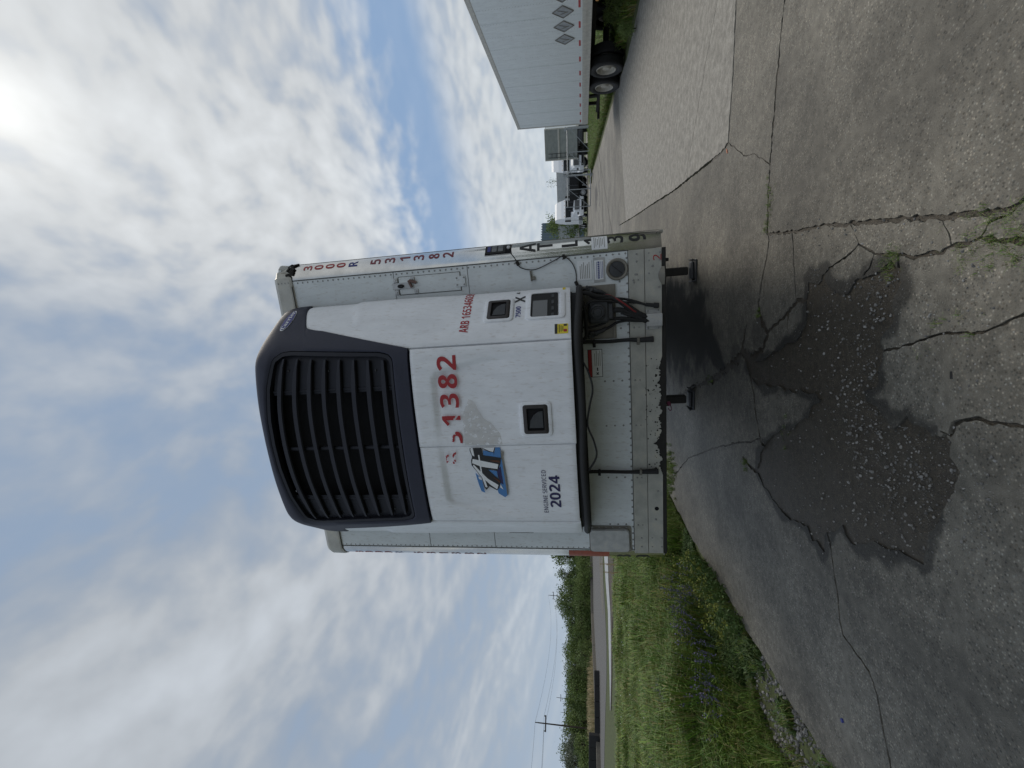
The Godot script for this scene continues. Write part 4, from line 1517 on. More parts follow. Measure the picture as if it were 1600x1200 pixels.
func make_front_fittings() -> void:
	var st: SurfaceTool
	# access door with latch and hinge
	sheet("door_gap", Vector2(0.988, 2.523), Vector2(1.130, 3.026), 0.0008, M.seam, TR, 0.002, 0.0)
	var door: MeshInstance3D = sheet("access_door", Vector2(0.992, 2.528), Vector2(1.126, 3.021), 0.005, M.paint, TR, 0.008, 0.004)
	sheet("latch_plate", Vector2(1.034, 2.900), Vector2(1.084, 3.075), 0.010, M.tin, door, 0.006, 0.002)
	st = S()
	lathe(st, [Vector2(0.019, 0), Vector2(0.019, 0.012), Vector2(0.012, 0.016), Vector2(0, 0.010)], 14, Transform3D(Basis(Vector3.RIGHT, PI / 2).scaled(Vector3(0.8, 1.3, 1)), Vector3(1.058, 3.005, 0.010)))
	put("latch_knob", st, M.black, door)
	st = S()
	box(st, Vector3(1.070, 2.925, 0.022), Vector3(0.060, 0.018, 0.012), Basis(Vector3.BACK, 0.35), 0.003)
	box(st, Vector3(1.086, 2.90, 0.022), Vector3(0.022, 0.060, 0.012), Basis(Vector3.BACK, -0.35), 0.003)
	put("latch_lever", st, M.latch, door)
	for p in [Vector2(1.105, 3.045), Vector2(1.012, 3.045), Vector2(1.106, 2.905), Vector2(1.012, 2.885)]:
		st = S()
		box(st, Vector3(p.x, p.y, 0.007), Vector3(0.034, 0.034, 0.010), Basis.IDENTITY, 0.003)
		rivet(st, Vector3(p.x, p.y, 0.012), 0.008)
		put("latch_bracket", st, M.tin, door)
	sheet("hinge", Vector2(1.018, 2.488), Vector2(1.098, 2.566), 0.009, M.paint, door, 0.006, 0.002)
	st = S()
	for p in [Vector2(1.032, 2.555), Vector2(1.084, 2.555), Vector2(1.032, 2.499), Vector2(1.084, 2.499)]: rivet(st, Vector3(p.x, p.y, 0.009), 0.007)
	tag(put("hinge_screws", st, M.rivet, door), "", "", "", "stuff")
	# tracker box sunk into the right corner post
	var P := node("tracking_device", TR)
	st = S()
	for e in [[0.42, 2.225, 0.20, 0.110]]:
		var f := on_post(1.0, 0.86, 2.222, 0.002)
		var rim := round_rect(0.112, 0.210, 0.006)
		var inn := round_rect(0.100, 0.196, 0.004)
		var g := on_post(1.0, 0.86, 2.222, 0.007)
		for k in rim.size():
			var j := (k + 1) % rim.size()
			quad(st, f.call(rim[k]), f.call(rim[j]), g.call(rim[j].lerp(inn[j], 0.5)), g.call(rim[k].lerp(inn[k], 0.5)))
			quad(st, g.call(rim[k].lerp(inn[k], 0.5)), g.call(rim[j].lerp(inn[j], 0.5)), f.call(inn[j]), f.call(inn[k]))
	put("rim", st, M.tin, P)
	var on_box := func(called: String, w: float, h: float, dx: float, dy: float, out: float, m: Material) -> void:
		var s2 := S()
		lay(s2, finer(poly_tris(round_rect(w, h, 0.006)), 0.03), func(p: Vector2) -> Vector3: return on_post(1.0, 0.86, 2.222, out).call(p + Vector2(dx, dy)))
		put(called, s2, m, P)
	on_box.call("well", 0.104, 0.200, 0.0, 0.0, 0.0025, M.void)
	on_box.call("case", 0.088, 0.150, 0.0, 0.018, 0.006, M.black)
	on_box.call("badge", 0.060, 0.024, 0.002, 0.070, 0.0075, M.oval)
	on_box.call("panel", 0.064, 0.038, 0.002, 0.030, 0.0075, M.screen)
	on_box.call("panel", 0.064, 0.038, 0.002, -0.018, 0.0075, M.screen)
	st = S()
	lathe(st, [Vector2(0.016, 0), Vector2(0.014, 0.010), Vector2(0, 0.014)], 10, Transform3D(Basis(Quaternion(Vector3.UP, (post_at(1, 0.86, 0, 1.0) - post_at(1, 0.86, 0, 0.0)).normalized())), post_at(1.0, 0.86, 2.142, 0.004)))
	put("connector", st, M.tin, P)
	# thin cable from the tracker along the wall
	st = S()
	tube(st, smooth_path([post_at(1.0, 0.45, 2.125, 0.006), post_at(1.0, 0.1, 2.095, 0.006), Vector3(1.150, 2.078, 0.012), Vector3(1.120, 2.060, 0.010), Vector3(1.098, 2.00, 0.008), Vector3(1.100, 1.93, 0.008), Vector3(1.150, 1.80, 0.008), Vector3(1.172, 1.75, 0.008), Vector3(1.165, 1.725, 0.010), Vector3(1.12, 1.68, 0.008), Vector3(1.05, 1.655, 0.008), Vector3(0.97, 1.655, 0.010), Vector3(0.92, 1.64, 0.012), Vector3(0.86, 1.66, 0.05)], 6), 0.0035, 6)
	put("thin_cable", st, M.rubber, TR)
	for p in [Vector3(1.150, 2.078, 0.010), Vector3(1.168, 1.735, 0.010), Vector3(0.972, 1.655, 0.010)]:
		st = S()
		box(st, p, Vector3(0.034, 0.024, 0.014), Basis(Vector3.BACK, 0.4), 0.004)
		put("cable_tie", st, M.grime, TR)
	# little hook
	st = S()
	box(st, Vector3(1.052, 1.985, 0.012), Vector3(0.075, 0.010, 0.022), Basis(Vector3.BACK, 0.06), 0.002)
	box(st, Vector3(1.034, 1.968, 0.012), Vector3(0.028, 0.030, 0.016), Basis.IDENTITY, 0.004)
	put("hook", st, M.dull, TR)
	# placards
	var pl: MeshInstance3D = sheet("placard", Vector2(0.988, 1.540), Vector2(1.128, 1.642), 0.004, M.white, TR, 0.005, 0.001)
	for k in 6: sheet("print_line", Vector2(1.000, 1.556 + k * 0.013), Vector2(1.116 - 0.012 * (k % 3), 1.560 + k * 0.013), 0.0052, M.dull, pl, 0.001, 0.0)
	pl = sheet("placard", Vector2(0.967, 1.448), Vector2(1.140, 1.528), 0.005, M.tin, TR, 0.006, 0.001)
	sheet("print_field", Vector2(0.985, 1.458), Vector2(1.122, 1.520), 0.0062, M.white, pl, 0.001, 0.0)
	for k in 9: sheet("print_block", Vector2(0.992 + k * 0.0138, 1.484), Vector2(1.002 + k * 0.0138, 1.498), 0.0072, M.blue, pl, 0.001, 0.0)
	for k in [0, 1, 4]: sheet("print_line", Vector2(0.994, 1.462 + k * 0.0105), Vector2(1.112, 1.465 + k * 0.0105), 0.0072, M.blue, pl, 0.001, 0.0)
	# round vent cap
	st = S()
	lathe(st, [Vector2(0.078, 0), Vector2(0.078, 0.012), Vector2(0.072, 0.018), Vector2(0.060, 0.016), Vector2(0.058, 0.006), Vector2(0, 0.006)], 36, Transform3D(Basis(Vector3.RIGHT, PI / 2), Vector3(1.047, 1.362, 0.0)))
	var cap := put("vent_cap", st, M.dull, TR)
	st = S()
	lathe(st, [Vector2(0.056, 0.0), Vector2(0.054, 0.010), Vector2(0.030, 0.012), Vector2(0, 0.012)], 30, Transform3D(Basis(Vector3.RIGHT, PI / 2), Vector3(1.047, 1.362, 0.002)))
	put("vent_lid", st, M.casting, cap)
	st = S()
	box(st, Vector3(1.047, 1.362, 0.015), Vector3(0.092, 0.005, 0.004), Basis(Vector3.BACK, 0.85))
	put("vent_bar", st, M.black, cap)
	# plate with the seven-way socket and two air couplings
	var box_ := node("coupling_plate", TR)
	sheet("plate", Vector2(0.552, 1.380), Vector2(0.946, 1.612), 0.012, M.dull, box_, 0.014, 0.004)
	sheet("plate_flange", Vector2(0.552, 1.380), Vector2(0.946, 1.402), 0.020, M.dull, box_, 0.007, 0.002)
	st = S()
	box(st, Vector3(0.760, 1.505, 0.060), Vector3(0.165, 0.150, 0.095), Basis.IDENTITY, 0.016)
	box(st, Vector3(0.760, 1.425, 0.055), Vector3(0.118, 0.050, 0.080), Basis.IDENTITY, 0.010)
	put("socket_housing", st, M.casting, box_)
	st = S()
	lathe(st, [Vector2(0.060, 0), Vector2(0.058, 0.020), Vector2(0.048, 0.026), Vector2(0.044, 0.016), Vector2(0.030, 0.016), Vector2(0.027, 0.028), Vector2(0, 0.030)], 26, Transform3D(Basis(Vector3.RIGHT, PI / 2), Vector3(0.760, 1.515, 0.107)))
	put("socket_lid", st, M.casting, box_)
	st = S()
	rivet(st, Vector3(0.812, 1.512, 0.108), 0.006)
	rivet(st, Vector3(0.706, 1.508, 0.108), 0.006)
	for p in [Vector2(0.93, 1.595), Vector2(0.93, 1.392), Vector2(0.568, 1.595), Vector2(0.568, 1.392), Vector2(0.87, 1.595)]: rivet(st, Vector3(p.x, p.y, 0.014), 0.008)
	tag(put("plate_bolts", st, M.rivet, box_), "", "", "", "stuff")
	for s in [[0.915, 1.0], [0.598, -1.0]]:
		st = S()
		var x: float = s[0]
		var d: float = s[1]
		lathe(st, [Vector2(0.026, 0), Vector2(0.028, 0.016), Vector2(0.020, 0.026), Vector2(0.012, 0.020), Vector2(0, 0.020)], 16, Transform3D(Basis(Vector3.UP, 0.4 * d) * Basis(Vector3.RIGHT, PI / 2), Vector3(x, 1.560, 0.040)))
		tube(st, smooth_path([Vector3(x, 1.560, 0.035), Vector3(x - 0.006 * d, 1.520, 0.042), Vector3(x - 0.02 * d, 1.478, 0.038), Vector3(x - 0.035 * d, 1.455, 0.030)], 4), [0.020, 0.020, 0.019, 0.018, 0.018, 0.017, 0.016, 0.016, 0.015, 0.014, 0.014, 0.013, 0.013], 10)
		box(st, Vector3(x + 0.012 * d, 1.572, 0.058), Vector3(0.052, 0.016, 0.010), Basis(Vector3.BACK, 0.5 * d), 0.003)
		box(st, Vector3(x, 1.530, 0.024), Vector3(0.040, 0.030, 0.030), Basis.IDENTITY, 0.005)
		put("air_coupling", st, M.casting, box_)
	# junction cover the cables run into
	sheet("junction_flange", Vector2(0.600, 1.062), Vector2(0.744, 1.168), 0.014, M.tin, TR, 0.008, 0.002)
	st = S()
	box(st, Vector3(0.670, 1.112, 0.032), Vector3(0.092, 0.116, 0.044), Basis.IDENTITY, 0.005)
	put("junction_cover", st, M.tin, TR)
	st = S()
	for p in [Vector2(0.735, 1.152), Vector2(0.735, 1.078), Vector2(0.609, 1.152), Vector2(0.609, 1.078)]: rivet(st, Vector3(p.x, p.y, 0.014), 0.007)
	tag(put("junction_bolts", st, M.rivet, TR), "", "", "", "stuff")
	# cables
	var top := 1.168
	var cables := [
		[[Vector3(0.760, 1.400, 0.06), Vector3(0.762, 1.360, 0.062), Vector3(0.750, 1.310, 0.058), Vector3(0.715, 1.240, 0.052), Vector3(0.680, 1.195, 0.044), Vector3(0.665, 1.15, 0.036)], 0.019, M.rubber],
		[[Vector3(0.880, 1.455, 0.030), Vector3(0.862, 1.425, 0.05), Vector3(0.815, 1.355, 0.07), Vector3(0.765, 1.290, 0.072), Vector3(0.715, 1.215, 0.055), Vector3(0.690, 1.15, 0.036)], 0.012, M.rubber],
		[[Vector3(0.876, 1.456, 0.036), Vector3(0.870, 1.425, 0.062), Vector3(0.842, 1.375, 0.084), Vector3(0.800, 1.318, 0.088), Vector3(0.752, 1.262, 0.078), Vector3(0.735, 1.235, 0.064)], 0.006, M.hose_red],
		[[Vector3(0.920, 1.62, 0.10), Vector3(0.930, 1.585, 0.105), Vector3(0.880, 1.56, 0.11), Vector3(0.855, 1.50, 0.10), Vector3(0.850, 1.43, 0.085), Vector3(0.838, 1.33, 0.055), Vector3(0.815, 1.25, 0.04), Vector3(0.795, 1.20, 0.034), Vector3(0.782, 1.165, 0.032)], 0.009, M.rubber],
		[[Vector3(0.62, 1.63, 0.10), Vector3(0.72, 1.622, 0.13), Vector3(0.80, 1.605, 0.135), Vector3(0.838, 1.56, 0.13), Vector3(0.836, 1.46, 0.115), Vector3(0.815, 1.36, 0.07), Vector3(0.808, 1.27, 0.045), Vector3(0.792, 1.195, 0.034), Vector3(0.778, 1.165, 0.032)], 0.008, M.rubber],
		[[Vector3(0.625, 1.455, 0.030), Vector3(0.640, 1.425, 0.036), Vector3(0.668, 1.375, 0.040), Vector3(0.678, 1.31, 0.040), Vector3(0.672, 1.24, 0.040), Vector3(0.664, 1.15, 0.036)], 0.010, M.rubber],
		[[Vector3(0.690, 1.440, 0.05), Vector3(0.694, 1.40, 0.05), Vector3(0.688, 1.30, 0.042), Vector3(0.672, 1.18, 0.040), Vector3(0.668, 1.15, 0.036)], 0.006, M.rubber],
		[[Vector3(0.675, 1.455, 0.06), Vector3(0.655, 1.52, 0.06), Vector3(0.650, 1.58, 0.07), Vector3(0.66, 1.64, 0.09)], 0.008, M.rubber],
		[[Vector3(0.742, 1.345, 0.060), Vector3(0.715, 1.27, 0.060), Vector3(0.690, 1.21, 0.05), Vector3(0.672, 1.15, 0.036)], 0.013, M.rubber],
	]
	cables.append([[Vector3(0.90, 1.63, 0.14), Vector3(0.90, 1.585, 0.13), Vector3(0.868, 1.50, 0.10), Vector3(0.862, 1.44, 0.075), Vector3(0.835, 1.375, 0.075), Vector3(0.79, 1.30, 0.07), Vector3(0.73, 1.22, 0.056), Vector3(0.69, 1.15, 0.036)], 0.015, M.rubber])
	cables.append([[Vector3(0.56, 1.64, 0.12), Vector3(0.60, 1.60, 0.13), Vector3(0.70, 1.598, 0.14), Vector3(0.78, 1.604, 0.14), Vector3(0.85, 1.62, 0.13)], 0.012, M.rubber])
	cables.append([[Vector3(0.70, 1.40, 0.06), Vector3(0.70, 1.34, 0.052), Vector3(0.685, 1.25, 0.048), Vector3(0.668, 1.15, 0.036)], 0.012, M.rubber])
	for cbl in cables:
		st = S()
		tube(st, smooth_path(cbl[0], 6), cbl[1], 9)
		put("cable", st, cbl[2], TR)
	st = S()
	tube(st, [Vector3(0.783, 1.168, 0.032), Vector3(0.774, 1.110, 0.032)], 0.014, 10)
	tube(st, [Vector3(0.774, 1.112, 0.032), Vector3(0.770, 1.078, 0.032)], 0.020, 10)
	put("cable_gland", st, M.rubber, TR)
	# drain hoses with clamps
	for d in [[0.535, 1.118, 0.012, 0.0], [-0.512, 1.092, 0.016, -0.02]]:
		st = S()
		var x: float = d[0]
		tube(st, smooth_path([Vector3(x + 0.004, 1.66, 0.06), Vector3(x + 0.004, 1.60, 0.040), Vector3(x - 0.004, 1.45, 0.030), Vector3(x + d[3] * 0.4, 1.30, 0.032), Vector3(x - 0.006, 1.21, 0.034), Vector3(x - 0.006, d[1], 0.030)], 4), [0.014, 0.014, 0.014, 0.014, 0.014, 0.014, 0.014, 0.014, 0.014, 0.014, 0.014, 0.014, 0.014, 0.015, 0.016, 0.017, 0.018, 0.019, 0.020, 0.021, 0.022], 10)
		var hose := put("drain_hose", st, M.rubber, TR)
		for y in [1.545, 1.225]:
			st = S()
			box(st, Vector3(x - 0.004, y, 0.034), Vector3(0.040, 0.020, 0.042), Basis.IDENTITY, 0.006)
			box(st, Vector3(x - 0.030, y, 0.014), Vector3(0.030, 0.022, 0.006), Basis.IDENTITY, 0.002)
			put("clamp", st, M.dull if y < 1.4 else M.black, hose)
	# warning label with red heading
	var wl: MeshInstance3D = sheet("warning_label", Vector2(0.257, 1.488), Vector2(0.473, 1.597), 0.0022, M.print, TR, 0.003, 0.0)
	sheet("label_field", Vector2(0.261, 1.492), Vector2(0.469, 1.566), 0.0034, M.white, wl, 0.001, 0.0)
	sheet("label_heading", Vector2(0.261, 1.568), Vector2(0.469, 1.593), 0.0034, M.red, wl, 0.001, 0.0)
	for k in 4: sheet("label_line", Vector2(0.345, 1.504 + k * 0.013), Vector2(0.462 - 0.02 * (k % 2), 1.5075 + k * 0.013), 0.0044, M.dull, wl, 0.001, 0.0)
	for k in 2:
		st = S()
		var c := Vector3(0.285 + 0.034 * k, 1.527, 0.0040)
		box(st, c, Vector3(0.024, 0.006, 0.001), Basis(Vector3.BACK, 0.8 - k))
		box(st, c, Vector3(0.024, 0.006, 0.001), Basis(Vector3.BACK, -0.7 + k))
		put("label_mark", st, M.print, wl)
	# ribbed metal cover low on the left
	st = S()
	extrude(st, round_rect(0.238, 0.345, 0.02), 0.010, Transform3D(Basis.IDENTITY, Vector3(-1.132, 1.478, 0.0)))
	var hatch := put("side_cover", st, M.dull, TR)
	st = S()
	extrude(st, round_rect(0.206, 0.318, 0.03), 0.020, Transform3D(Basis.IDENTITY, Vector3(-1.136, 1.484, 0.010)))
	extrude(st, round_rect(0.196, 0.308, 0.03), 0.008, Transform3D(Basis.IDENTITY, Vector3(-1.136, 1.484, 0.030)))
	put("cover_lid", st, M.tin, hatch)
	st = S()
	for k in 6: rivet(st, Vector3(-1.023, 1.345 + k * 0.055, 0.010), 0.007)
	for k in 3: rivet(st, Vector3(-1.22 + k * 0.07, 1.316, 0.010), 0.007)
	tag(put("cover_rivets", st, M.rivet, hatch), "", "", "", "stuff")
	# hole through the bolster
	st = S()
	lathe(st, [Vector2(0.017, 0), Vector2(0.017, 0.0015), Vector2(0, 0.0015)], 20, Transform3D(Basis(Vector3.RIGHT, PI / 2), Vector3(-0.853, 1.102, 0.0072)))
	put("bolster_hole", st, M.void, TR)
	print_on("lettering", "2", 0.056, func(p: Vector2) -> Vector3: return Vector3(1.106 + p.x, 1.083 + p.y, 0.0085), M.red, TR, false, 1.2)
	# bent strip at the lower right
	st = S()
	grid(st, 8, 3, func(u: float, v: float) -> Vector3: return Vector3(lerpf(0.915, 1.042, u), 1.034 + 0.045 * v * (0.4 + sin(u * PI) * 0.6), 0.012 + 0.022 * sin(u * PI) * (1.0 - 0.4 * v)), true)
	put("bent_strip", st, M.dull, TR)
	# black grease crept up over the lower edge
	var n := noise(401, 3.2, 5)
	st = S()
	var line := PackedVector2Array()
	for k in 241:
		var x := lerpf(0.42, -0.62, k / 240.0)
		var body := smoothstep(0.42, 0.28, x) * smoothstep(-0.62, -0.42, x)
		var h := 0.012 + 0.030 * body * (0.5 + 0.9 * n.get_noise_1d(x * 4.0)) + 0.030 * maxf(n.get_noise_1d(x * 17.0 + 9.0), 0.0) * body + 0.040 * exp(-pow((x + 0.30) / 0.05, 2.0))
		line.append(Vector2(x, 1.040 + maxf(h, 0.006)))
	line.append(Vector2(-0.62, 1.040))
	line.append(Vector2(0.42, 1.040))
	lay(st, poly_tris(line), func(p: Vector2) -> Vector3: return Vector3(p.x, p.y, 0.0092))
	put("grease", st, M.grime, TR)
	st = S()
	var r := RandomNumberGenerator.new()
	r.seed = 12
	for k in 70:
		var p := Vector2(r.randf_range(-0.55, 0.38), 1.09 + 0.09 * pow(r.randf(), 2.0))
		var rr := r.randf_range(0.002, 0.007)
		lathe(st, [Vector2(rr, 0), Vector2(0, 0.001)], 6, Transform3D(Basis(Vector3.RIGHT, PI / 2).scaled(Vector3(1.0, r.randf_range(0.6, 1.6), 1.0)), Vector3(p.x, p.y, 0.0092 if p.y < 1.166 else 0.0112)))
	tag(put("grease_specks", st, M.grime, TR), "", "", "", "stuff")

func make_post_print() -> void:
	var w := 0.80
	var ys := [3.790, 3.693, 3.595, 3.500, 3.395, 3.205, 3.085, 2.962, 2.848, 2.725, 2.612]
	var text := "3000R531382"
	for s in [1.0, -1.0]:
		for k in text.length():
			var m: Material = M.red if k < 4 else M.blue if k == 4 else M.crimson
			print_on("lettering", text[k], 0.074 if k < 5 else 0.084, on_post(s, w, ys[k]), m, TR, true, 1.0)
		var low := [2.000, 1.872, 1.690, 1.528, 1.368, 1.212]
		for k in 6:
			if s > 0 or k > 3:
				print_on("lettering", "ATL139"[k], 0.115, on_post(s, w - 0.04, low[k]), M.print, TR, true, 0.90)
	# paper label stuck over the lettering on the right post, an orange strip on the left one
	var st := S()
	lay(st, finer(poly_tris(round_rect(0.118, 0.112, 0.002)), 0.02), on_post(1.0, 0.66, 1.478, 0.003))
	var lab := put("paper_label", st, M.white, TR)
	for k in 7:
		st = S()
		lay(st, finer(poly_tris(round_rect(0.096 - 0.02 * (k % 3), 0.0035, 0.001)), 0.02), on_post(1.0, 0.66, 1.515 - k * 0.012, 0.0042))
		put("print_line", st, M.dull, lab)
	st = S()
	lay(st, finer(poly_tris(round_rect(0.10, 0.34, 0.004)), 0.02), on_post(-1.0, 0.52, 1.66, 0.002))
	put("orange_strip", st, mat(Color(0.42, 0.09, 0.05), 0.4, 0.0, "worn", 3.0), TR)

func make_running_gear(long: float) -> void:
	var G := node("landing_gear", TR)
	for s in [-1.0, 1.0]:
		var x: float = s * 0.947
		var foot_y := gy((TR.transform * Vector3(x, 0, -3.47)).x) - (TR.transform * Vector3(x, 0, -3.47)).y
		var st := S()
		box(st, Vector3(x, 0.56 + foot_y, -3.47), Vector3(0.115, 0.92, 0.115), Basis.IDENTITY, 0.012)
		box(st, Vector3(x, 0.80 + foot_y, -3.47), Vector3(0.145, 0.60, 0.145), Basis.IDENTITY, 0.012)
		box(st, Vector3(x, 0.16 + foot_y, -3.47), Vector3(0.10, 0.10, 0.10), Basis.IDENTITY, 0.01)
		put("leg", st, M.grime, G)
		st = S()
		box(st, Vector3(x, 0.012 + foot_y, -3.47), Vector3(0.30, 0.022, 0.27), Basis.IDENTITY, 0.006)
		box(st, Vector3(x, 0.046 + foot_y, -3.47), Vector3(0.25, 0.050, 0.16), Basis.IDENTITY, 0.02)
		for e in [-1.0, 1.0]:
			box(st, Vector3(x + e * 0.145, 0.040 + foot_y, -3.47), Vector3(0.012, 0.060, 0.24), Basis(Vector3.BACK, -0.35 * e), 0.004)
		put("foot", st, M.casting, G)
		st = S()
		tube(st, [Vector3(x, 1.0, -3.47), Vector3(x * 0.75, 0.55, -4.6)], 0.025, 6)
		put("brace", st, M.grime, G)
	var st := S()
	tube(st, [Vector3(-0.947, 0.78, -3.47), Vector3(0.947, 0.78, -3.47)], 0.022, 8)
	put("cross_shaft", st, M.grime, G)
	# red valve tag hanging under the nose
	st = S()
	box(st, Vector3(0.005, 0.996, -0.06), Vector3(0.034, 0.030, 0.020), Basis(Vector3.BACK, 0.3), 0.006)
	tube(st, smooth_path([Vector3(-0.002, 0.985, -0.06), Vector3(-0.035, 0.975, -0.06), Vector3(-0.052, 0.985, -0.06), Vector3(-0.030, 1.0, -0.06)], 4), 0.003, 6)
	put("valve_tag", st, mat(Color(0.13, 0.012, 0.05), 0.5, 0.0, ""), TR)
	st = S()
	tube(st, [Vector3(1.085, 1.04, -0.03), Vector3(1.085, 1.000, -0.03)], 0.012, 8)
	put("hanging_bolt", st, M.grime, TR)
	st = S()
	span(st, Vector3(-0.55, 0.99, -long + 4.6), Vector3(-0.42, 1.09, -long + 0.5))
	span(st, Vector3(0.42, 0.99, -long + 4.6), Vector3(0.55, 1.09, -long + 0.5))
	put("slider_frame", st, M.grime, TR)
	for z in [-long + 1.6, -long + 2.9]:
		for s in [-1.0, 1.0]:
			wheel(TR, Vector3(s * 1.13, 0.51, z), s)
			wheel(TR, Vector3(s * 0.80, 0.51, z), s)
		var ax := S()
		tube(ax, [Vector3(-1.0, 0.51, z), Vector3(1.0, 0.51, z)], 0.065, 10)
		put("axle", ax, M.grime, TR)

func wheel(parent: Node, at: Vector3, s: float, rim_mat: Material = null) -> void:
	var W := node("wheel", parent)
	W.position = at
	var xf := Transform3D(Basis(Vector3.BACK, -PI / 2 * s), Vector3.ZERO)
	if not TX.has("tyre"):
		for k in 2:
			var st := S()
			var e := Transform3D(Basis(Vector3.BACK, -PI / 2 * (1 if k else -1)), Vector3.ZERO)
			lathe(st, [Vector2(0.30, -0.10), Vector2(0.38, -0.135), Vector2(0.47, -0.135), Vector2(0.505, -0.105), Vector2(0.512, -0.06), Vector2(0.512, 0.06), Vector2(0.505, 0.105), Vector2(0.47, 0.135), Vector2(0.38, 0.135), Vector2(0.30, 0.10)], 36, e, -1)
			st.generate_normals()
			var tyre := st.commit()
			st = S()
			lathe(st, [Vector2(0.30, 0.10), Vector2(0.285, 0.125), Vector2(0.272, 0.11), Vector2(0.245, 0.03), Vector2(0.20, -0.01), Vector2(0.12, 0.0), Vector2(0.115, 0.06), Vector2(0.09, 0.085), Vector2(0.0, 0.085)], 32, e, 1)
			for q in 10:
				var w := TAU * q / 10
				lathe(st, [Vector2(0.016, 0), Vector2(0.016, 0.03), Vector2(0, 0.034)], 6, e * Transform3D(Basis.IDENTITY, Vector3(cos(w) * 0.165, -0.005, sin(w) * 0.165)))
			st.generate_normals()
			TX["tyre" if k else "tyre_back"] = tyre
			TX["rim" if k else "rim_back"] = st.commit()
	inst("tyre", TX.tyre if s > 0 else TX.tyre_back, M.rubber, W)
	inst("rim", TX.rim if s > 0 else TX.rim_back, rim_mat if rim_mat else M.tin, W)

# ------------------------------------------------------------------ neighbours in the yard
func at_far(px: float, py: float, dist: float) -> Vector3:
	var d := aim(px, py)
	return Vector3(0, EYE, 0) + d * (dist / Vector2(d.x, d.z).length())

func block(called: String, lo: Vector3, hi: Vector3, m: Material, parent: Node, bev := 0.0) -> MeshInstance3D:
	var st := S()
	span(st, lo, hi, bev)
	return put(called, st, m, parent)

